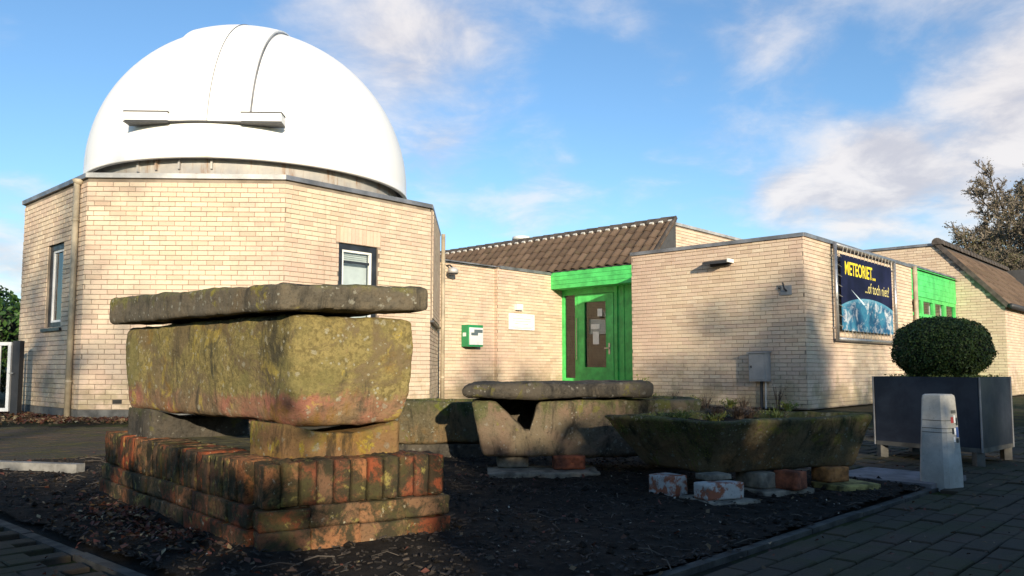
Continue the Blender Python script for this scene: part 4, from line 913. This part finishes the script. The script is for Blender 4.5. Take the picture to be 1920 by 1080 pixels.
# ------------------------------------------------------------------ planter with clipped shrub
pl_ = thing('planter_box', (3.38, 6.25, 0), 'large square dark blue-black metal planter standing on short legs', 'planter')
K = [Vector((3.36, 5.70)), Vector((3.86, 6.14)), Vector((3.40, 6.80)), Vector((2.90, 6.37))]
for j in range(4):
    p, q = K[j], K[(j + 1) % 4]; d = (q - p).normalized(); inn = Vector((-d.y, d.x)) * .025; L = (q - p).length
    mb = MB(); mb.box((p.x + d.x * .012, p.y + d.y * .012, .125), u3(d) * (L - .024), u3(inn), (0, 0, .508)); mb.build('panel', 'planter_metal', pl_)
    mb = MB(); mb.box((p.x + d.x * .014, p.y + d.y * .014, .092), u3(d) * (L - .028), u3(inn) * 1.1, (0, 0, .0325)); mb.build('bottom_rail', 'planter_leg', pl_)
    mb = MB(); mb.tube([(p.x + .0, p.y, .095), (p.x, p.y, .634)], .007, 8); mb.build('corner_strip', 'planter_edge', pl_)
    iv = (Vector((3.38, 6.25)) - p).normalized() * .055; mb = MB(); mb.box((p.x + iv.x - .03, p.y + iv.y - .03, -.02), (.06, 0, 0), (0, .06, 0), (0, 0, .112)); mb.build('leg', 'planter_leg', pl_)
mb = MB(); mb.v = [(p.x, p.y, .605) for p in shrink(K, .93)]; mb.f = [(0, 1, 2, 3)]; mb.build('planting_soil', 'soil', pl_)
mb = MB(); mb.v = [(p.x, p.y, .13) for p in shrink(K, .97)]; mb.f = [(3, 2, 1, 0)]; mb.build('base_plate', 'steel_dark', pl_)

def leaf(mb, p, n, s, asp=.55, roll=None):
    n = n.normalized(); u = n.cross(Vector((rnd.uniform(-1, 1), rnd.uniform(-1, 1), rnd.uniform(-1, 1)))).normalized(); w = n.cross(u)
    mb.poly(p - u * s, p - w * s * asp + n * s * .12, p + u * s, p + w * s * asp + n * s * .12)
def rdir(): 
    while True:
        v = Vector((rnd.uniform(-1, 1), rnd.uniform(-1, 1), rnd.uniform(-1, 1)))
        if .05 < v.length < 1: return v.normalized()
sh = thing('clipped_shrub', (3.40, 6.25, .6), 'dense clipped dark green dome-shaped shrub growing in the metal planter', 'shrub')
mb = MB(); tc = Vector((3.40, 6.25, .845))
def surf(d, r): 
    e = .88 if d.z > 0 else 1.0
    k = r * (1 + .07 * noise.noise(d * 2.3) + .045 * noise.noise(d * 6)); p = Vector((d.x * .35, d.y * .36, (abs(d.z) ** e) * math.copysign(.268, d.z))) * k
    if d.z > .9: p.z -= .035 * (d.z - .9) / .1
    return tc + p
for k in range(17000):
    d = rdir()
    if d.z < -.82: continue
    leaf(mb, surf(d, 1 - abs(rnd.gauss(0, .045)) + .012), d + rdir() * .9, rnd.uniform(.007, .0135))
for k in range(700): 
    d = rdir(); 
    if d.z > -.7: leaf(mb, surf(d, 1 + rnd.uniform(.01, .06)), d + rdir(), rnd.uniform(.007, .012))
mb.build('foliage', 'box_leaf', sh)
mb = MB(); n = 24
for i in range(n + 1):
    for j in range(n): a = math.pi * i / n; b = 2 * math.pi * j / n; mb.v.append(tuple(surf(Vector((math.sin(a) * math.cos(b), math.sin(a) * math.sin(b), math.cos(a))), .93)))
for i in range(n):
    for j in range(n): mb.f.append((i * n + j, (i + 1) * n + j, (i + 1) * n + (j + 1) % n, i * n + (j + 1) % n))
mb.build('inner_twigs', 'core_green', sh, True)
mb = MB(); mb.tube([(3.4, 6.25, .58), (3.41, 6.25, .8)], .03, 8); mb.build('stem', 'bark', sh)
mb = MB(); cs = shrink(K, .90)
for k in range(900):
    u, w = rnd.random(), rnd.random(); q = cs[0] * (1 - u) * (1 - w) + cs[1] * u * (1 - w) + cs[2] * u * w + cs[3] * (1 - u) * w; leaf(mb, Vector((q.x, q.y, .612 + rnd.random() * .035)), rdir() + zh, rnd.uniform(.006, .014))
mb.build('planter_ground_cover', 'weed_leaf', kind='stuff', label='thin pale green ground cover round the foot of the clipped shrub')

# ------------------------------------------------------------------ weeds and plants
def tuft(x, y, z, h, n, spread, mat, name, label, cat, group=None, blade=.006, droop=.4, leafy=0):
    mb = MB()
    for k in range(n):
        a = rnd.uniform(0, 2 * math.pi); r0 = rnd.uniform(0, spread * .35); d = Vector((math.cos(a), math.sin(a), 0)); p = Vector((x, y, z)) + d * r0; hh = h * rnd.uniform(.55, 1.0); lean = rnd.uniform(.1, 1) * spread
        pts = [p + d * lean * (t ** 1.6) + zh * hh * (t - droop * t * t * rnd.uniform(.2, .8)) for t in (0, .35, .7, 1)]
        s = d.cross(zh) * blade
        for i, (q0, q1) in enumerate(zip(pts, pts[1:])):
            w0, w1 = (1, .9, .6)[i], (.9, .6, .1)[i]; mb.poly(q0 - s * w0, q0 + s * w0, q1 + s * w1, q1 - s * w1)
        for _ in range(leafy):
            t = rnd.uniform(.3, 1); i = min(2, int(t * 3)); leaf(mb, pts[i].lerp(pts[i + 1], rnd.random()) + rdir() * blade * 3, rdir() + zh * .5, rnd.uniform(1.2, 2.6) * blade)
    return mb.build(name, mat, label=label, cat=cat, group=group)
def wallpt(b, off=.22): q = P2(-off, b); return q.x, q.y
gw = 'weeds along the foot of the brick wall'
x, y = wallpt(-3.1, .3); tuft(x, y, -.01, .62, 60, .16, 'weed_leaf', 'weed_plant', 'bright yellow-green leafy weed at the wall right of the green door', 'plant', gw, .012, .3, 4)
for i, b in enumerate((-2.75, -2.45, -2.0, -1.65, -1.25, -.95, -.15)):
    x, y = wallpt(b, rnd.uniform(.15, .5)); dry = i in (1, 3, 5)
    tuft(x, y, -.01, (.28, .40, .24, .32, .22, .30, .2)[i], 45, .2, 'dry_stem' if dry else 'weed_leaf', 'weed_plant', 'dry brown weed stems along the foot of the wall by the meter cabinet' if dry else 'low green weed along the foot of the wall by the meter cabinet', 'plant', gw, .006 if dry else .010, .3, 1 if dry else 3)
x, y = wallpt(-.42, .2); tuft(x, y, 0, .62, 16, .16, 'dry_stem', 'thistle', 'withered pale thistle standing against the wall beside the meter cabinet', 'plant', None, .007, .5, 5)
gt3 = 'plants growing in the open mossy trough'
for i, (x, y, h, n, m) in enumerate(((1.30, 5.02, .10, 90, 'dry_stem'), (1.52, 5.10, .09, 90, 'dry_stem'), (1.42, 4.98, .10, 110, 'dry_stem'), (1.05, 4.92, .08, 60, 'weed_leaf'), (.86, 4.80, .07, 50, 'weed_leaf'), (1.62, 4.86, .09, 40, 'weed_leaf'), (1.20, 4.72, .07, 50, 'weed_leaf'), (.98, 4.62, .08, 40, 'moss'))):
    tuft(x, y, .38, h, n, .10, m, 'heather_clump' if m == 'dry_stem' else 'grass_tuft', 'dry reddish-brown heather clump in the open mossy trough' if m == 'dry_stem' else 'green grassy tuft in the open mossy trough', 'plant', gt3, .0035 if m == 'dry_stem' else .004, .3, 2)
# moss fringe on trough faces, litter in the bed
mb = MB()
for k in range(3000):
    u = rnd.random(); t = rnd.random() ** .8; top = A[0].lerp(A[3], u); bt = Ab[0].lerp(Ab[3], u); q = Vector((*top, .42)).lerp(Vector((*bt, .15)), t); o = Vector((-.7, -.62, -.1)); leaf(mb, q + o * rnd.uniform(.004, .012), o + rdir() * .8 + zh * .4, rnd.uniform(.002, .0055))
for k in range(900):
    u = rnd.random(); t = rnd.random(); top = A[0].lerp(A[1], u); bt = Ab[0].lerp(Ab[1], u); q = Vector((*top, .42)).lerp(Vector((*bt, .145)), t)
    if noise.noise(q * 5) < .05: continue
    o = Vector((.44, -.9, -.1)); leaf(mb, q + o * rnd.uniform(.003, .010), o + rdir() * .8 + zh * .4, rnd.uniform(.002, .0045))
mb.build('moss_growth', 'moss', kind='stuff', label='fine green moss growing on the slanting faces of the open trough')
def bedpt():
    while True:
        x, y = rnd.uniform(-4.2, 2.5), 1.95 + 6.2 * rnd.random() ** 1.4
        if in_poly(x, y, BED): return x, y
mb = MB()
for k in range(9000):
    x, y = bedpt(); z = soil_z(x, y); a = rnd.uniform(0, 6.28); l_, w_, h_ = rnd.uniform(.008, .032), rnd.uniform(.003, .010), rnd.uniform(.002, .007)
    d = Vector((math.cos(a), math.sin(a), rnd.uniform(-.35, .35))); s = Vector((-d.y, d.x, rnd.uniform(-.3, .3)))
    mb.box(Vector((x, y, z + .001)), d * l_, s * w_, (0, 0, h_))
mb.build('mulch_chips', 'chips', kind='stuff', label='dark bark chips covering the soil bed')
mb = MB()
for k in range(260):
    x, y = bedpt(); a = rnd.uniform(0, 6.28); L = rnd.uniform(.04, .16); z = soil_z(x, y) + .006; m_ = Vector((x + math.cos(a) * L * .5 + rnd.uniform(-.01, .01), y + math.sin(a) * L * .5, z + rnd.uniform(.0, .018)))
    mb.tube([(x, y, z), m_, (x + math.cos(a) * L, y + math.sin(a) * L, z + rnd.uniform(-.004, .01))], rnd.uniform(.0012, .003), 4)
mb.build('fallen_twigs', 'bark', kind='stuff', label='thin fallen twigs lying on the soil bed')
mb = MB()
for k in range(420):
    x, y = bedpt(); r0 = rnd.uniform(.008, .026); z = soil_z(x, y); q = [Vector((x, y, z)) + rdir() * r0 * rnd.uniform(.7, 1.1) for _ in range(6)]
    c0 = Vector((x, y, z + r0 * .3)); pts = [c0 + Vector(v) * r0 * rnd.uniform(.6, 1.1) for v in ((1, 0, 0), (0, 1, 0), (-1, 0, 0), (0, -1, 0), (0, 0, .8), (0, 0, -.6))]
    for f in ((0, 1, 4), (1, 2, 4), (2, 3, 4), (3, 0, 4), (1, 0, 5), (2, 1, 5), (3, 2, 5), (0, 3, 5)): mb.poly(*[pts[i] for i in f])
mb.build('soil_clods', 'soil', kind='stuff', label='dark crumbly clods of earth in the soil bed')
def litter(n, pick, mat, smin, smax, name, label):
    mb = MB()
    for k in range(n):
        x, y = pick(); z = soil_z(x, y) if in_poly(x, y, BED) else .002; n_ = zh + rdir() * .7; s = rnd.uniform(smin, smax); p = Vector((x, y, z + rnd.uniform(.004, .016)))
        u = n_.normalized().cross(rdir()).normalized(); w = n_.normalized().cross(u); c = rnd.uniform(-.3, .5)
        mb.poly(p - u * s, p - u * s * .2 - w * s * .6 + zh * s * c, p + u * s * .9, p + u * s * .1 + w * s * .55 + zh * s * c * .7)
    mb.build(name, mat, kind='stuff', label=label)
def leftpt():
    while True:
        t = rnd.gauss(.42, .22); e = abs(rnd.gauss(0, .17)); q = pn + ul * (t * 2.2) - nl * (.05 + e); x, y = q.x, q.y
        if in_poly(x, y, BED): return x, y
litter(760, leftpt, 'dead_leaf', .008, .021, 'fallen_leaves', 'reddish-brown fallen leaves heaped beside the brick plinth')
litter(500, bedpt, 'dead_leaf', .008, .022, 'scattered_leaves', 'brown fallen leaves scattered over the soil bed')
litter(260, bedpt, 'pale_bits', .004, .011, 'pale_fragments', 'small pale bark fragments in the soil bed')
def pathpt():
    while True:
        x, y = rnd.uniform(-3.5, 4.6), rnd.uniform(2.4, 7)
        if not in_poly(x, y, BED) and abs(x) < .7 * y: return x, y
litter(420, pathpt, 'dead_leaf', .006, .016, 'path_leaves', 'small brown leaf fragments lying on the brick path')
def wallfoot():
    k = rnd.choice((0, 1, 1)); q = faces[k].p(rnd.uniform(-.6, 3.2), abs(rnd.gauss(.05, .45)) + .03, 0); return q.x, q.y
litter(2600, wallfoot, 'dead_leaf', .015, .045, 'wall_foot_leaves', 'band of yellow-brown leaves along the foot of the tower')

# ------------------------------------------------------------------ trees and hedges
def bare_tree(name, base, h, seed, label, group=None, rt=.16, split=.32, n1=9, n2=7, n3=6, n4=5, spread=.9, ivy=0, tw=.006, leafsize=.06, lean=(0, 0)):
    r_ = random.Random(seed); root = thing(name, base, label, 'tree', group); B = Vector(base); trunk = MB(); limbs = MB(); twigs = MB(); iv = MB()
    def rv(): 
        return Vector((r_.gauss(0, 1), r_.gauss(0, 1), r_.gauss(0, 1))).normalized()
    def path(p, d, L, n, wob, up):
        pts = [p]; 
        for i in range(n): d = (d + rv() * wob + zh * up).normalized(); pts.append(pts[-1] + d * L / n)
        return pts
    tp = path(B - zh * .15, (zh + Vector((*lean, 0))).normalized(), h * .78, 8, .05, .04); trunk.tube(tp, [rt * (1.25 - i / 8 * 1.05) for i in range(9)], 8)
    def at(pts, t): i = min(len(pts) - 2, int(t * (len(pts) - 1))); f = t * (len(pts) - 1) - i; return pts[i].lerp(pts[i + 1], f), (pts[i + 1] - pts[i]).normalized()
    def kids(pts, L, n, lo, lvl):
        for k in range(n):
            t = lo + (1 - lo) * ((k + r_.random()) / n); p, d = at(pts, t); side = d.cross(rv()).normalized(); ang = r_.uniform(.55, 1.05) * spread
            nd = (d * math.cos(ang) + side * math.sin(ang)).normalized(); l2 = L * (1 - .45 * (t - lo) / (1 - lo)) * r_.uniform(.7, 1.1)
            if lvl == 1: q = path(p, nd, l2, 5, .16, .10); limbs.tube(q, [rt * .42 * (1 - i / 5 * .8) * (1.1 - t * .5) for i in range(6)], 6, False); kids(q, l2 * .52, n2, .2, 2)
            elif lvl == 2: q = path(p, nd, l2, 4, .2, .08); limbs.tube(q, [rt * .13 * (1 - i / 4 * .75) for i in range(5)], 4, False); kids(q, l2 * .55, n3, .15, 3)
            elif lvl == 3:
                q = path(p, nd, l2, 3, .25, .06); twigs.tube(q, [tw * 2.2, tw * 1.8, tw * 1.3, tw * .7], 3, False); kids(q, l2 * .6, n4, .15, 4)
                if ivy and r_.random() < ivy:
                    for _ in range(11): leaf(iv, at(q, r_.random())[0] + rv() * .22, rv() + zh * .4, r_.uniform(.7, 1.3) * leafsize)
            else: q = path(p, nd, l2, 2, .25, .05); twigs.tube(q, [tw * 1.2, tw, tw * .5], 3, False)
    kids(tp, h * .42, n1, split, 1)
    trunk.build('trunk', 'bark', root, True); limbs.build('limbs', 'bark', root, True); c = twigs.build('crown', 'twig', root)
    iv.build('foliage', 'ivy_leaf', root); return root
def bush(name, base, rad, n, size, label, mat='laurel_leaf', group=None, cat='bush', boxy=False):
    root = thing(name, base, label, cat, group); mb = MB(); B = Vector(base); core_ = MB()
    def s(d, k):
        if boxy:
            m = max(abs(d.x), abs(d.y), abs(d.z)); d = d / m
        g = k * (1 + .10 * noise.noise(d * 1.8 + B) + .10 * noise.noise(Vector((d.x * rad[0], d.y * rad[1], d.z * rad[2])) * 1.3 + B) + .05 * noise.noise(Vector((d.x * rad[0], d.y * rad[1], d.z * rad[2])) * 4)) if not boxy else k
        p = B + Vector((d.x * rad[0] * g, d.y * rad[1] * g, rad[2] + d.z * rad[2] * g))
        if boxy and d.z > .5: p.z += .22 * noise.noise(Vector((p.x * 1.3, p.y, 0))) + .16 * noise.noise(Vector((p.x * 4.3, p.y, 3)))
        return p
    for k in range(n):
        d = rdir(); leaf(mb, s(d, 1 - abs(rnd.gauss(0, .10)) + .02), d + rdir() * 1.1 + zh * .2, size * rnd.uniform(.6, 1.25))
    mb.build('foliage', mat, root); q = 20
    for i in range(q + 1):
        for j in range(q): a = math.pi * i / q; b = 2 * math.pi * j / q; core_.v.append(tuple(s(Vector((math.sin(a) * math.cos(b) + 1e-4, math.sin(a) * math.sin(b), math.cos(a))), .86)))
    for i in range(q):
        for j in range(q): core_.f.append((i * q + j, (i + 1) * q + j, (i + 1) * q + (j + 1) % q, i * q + (j + 1) % q))
    core_.build('inner_twigs', 'core_green', root, True); st = MB(); st.tube([B - zh * .1, B + zh * rad[2]], .06, 6); st.build('stem', 'bark', root)
    return root
bush('laurel_bush', (-12.6, 18.0, 0), (1.75, 1.6, 1.32), 6500, .075, 'tall glossy dark green laurel bush behind the bar gate')
bush('laurel_bush', (-11.2, 14.6, 0), (1.5, 1.1, .72), 4200, .06, 'low dark green bush seen through the gate bars')
gb = 'bare trees beyond the museum roof'
bare_tree('bare_tree', (22.4, 31, 0), 9.4, 5, 'broad bare winter tree with ivy rising behind the tiled gable roof', gb, .22, .14, 22, 11, 9, 7, 1.05, .55, .014, .034)
bare_tree('bare_tree', (18.9, 30.5, 0), 6.3, 9, 'shorter bare tree left of the broad ivy-grown one behind the gable', gb, .16, .14, 20, 10, 8, 7, 1.1, .5, .013, .034)
bare_tree('bare_tree', (23.6, 36, 0), 10.4, 12, 'tallest bare tree farthest back behind the gable roof', gb, .22, .16, 20, 10, 8, 7, 1.05, .4, .014, .034)
# unseen behind the camera: street trees and an added hedge shaped to throw shade
bush('shade_hedge', (-4.4, -6.4, 0), (6.0, .7, 1.35), 7000, .11, 'unseen clipped evergreen hedge west of the gap behind the path', cat='shade_hedge', boxy=True)
bush('shade_hedge', (8.1, -6.4, 0), (5.6, .7, 1.44), 9000, .12, 'unseen taller evergreen hedge in the middle of the row behind the path', cat='shade_hedge', boxy=True)
bush('shade_hedge', (19.5, -6.4, 0), (5.6, .7, 1.46), 6000, .12, 'unseen evergreen hedge at the far end of the row behind the path', cat='shade_hedge', boxy=True)
gs = 'bare street trees behind the path'
for i, (x, y, h, sd_, iv_, dn) in enumerate(((1.3, -21.0, 11.4, 21, .14, 5), (13.2, -22, 9.5, 22, .35, 5), (14.9, -21.5, 11.2, 23, .3, 5), (15.2, -25, 11.6, 27, .35, 5), (10.6, -22, 11.2, 24, .12, 4), (18.5, -20.0, 10.8, 25, .12, 4), (5.6, -13, 5.6, 26, .2, 4))):
    bare_tree('street_tree', (x, y, 0), h, sd_, 'bare street tree with slender trunk behind the hedge', gs, .17, .36, 12, 8, dn, 3, .75, iv_, .008, .10)
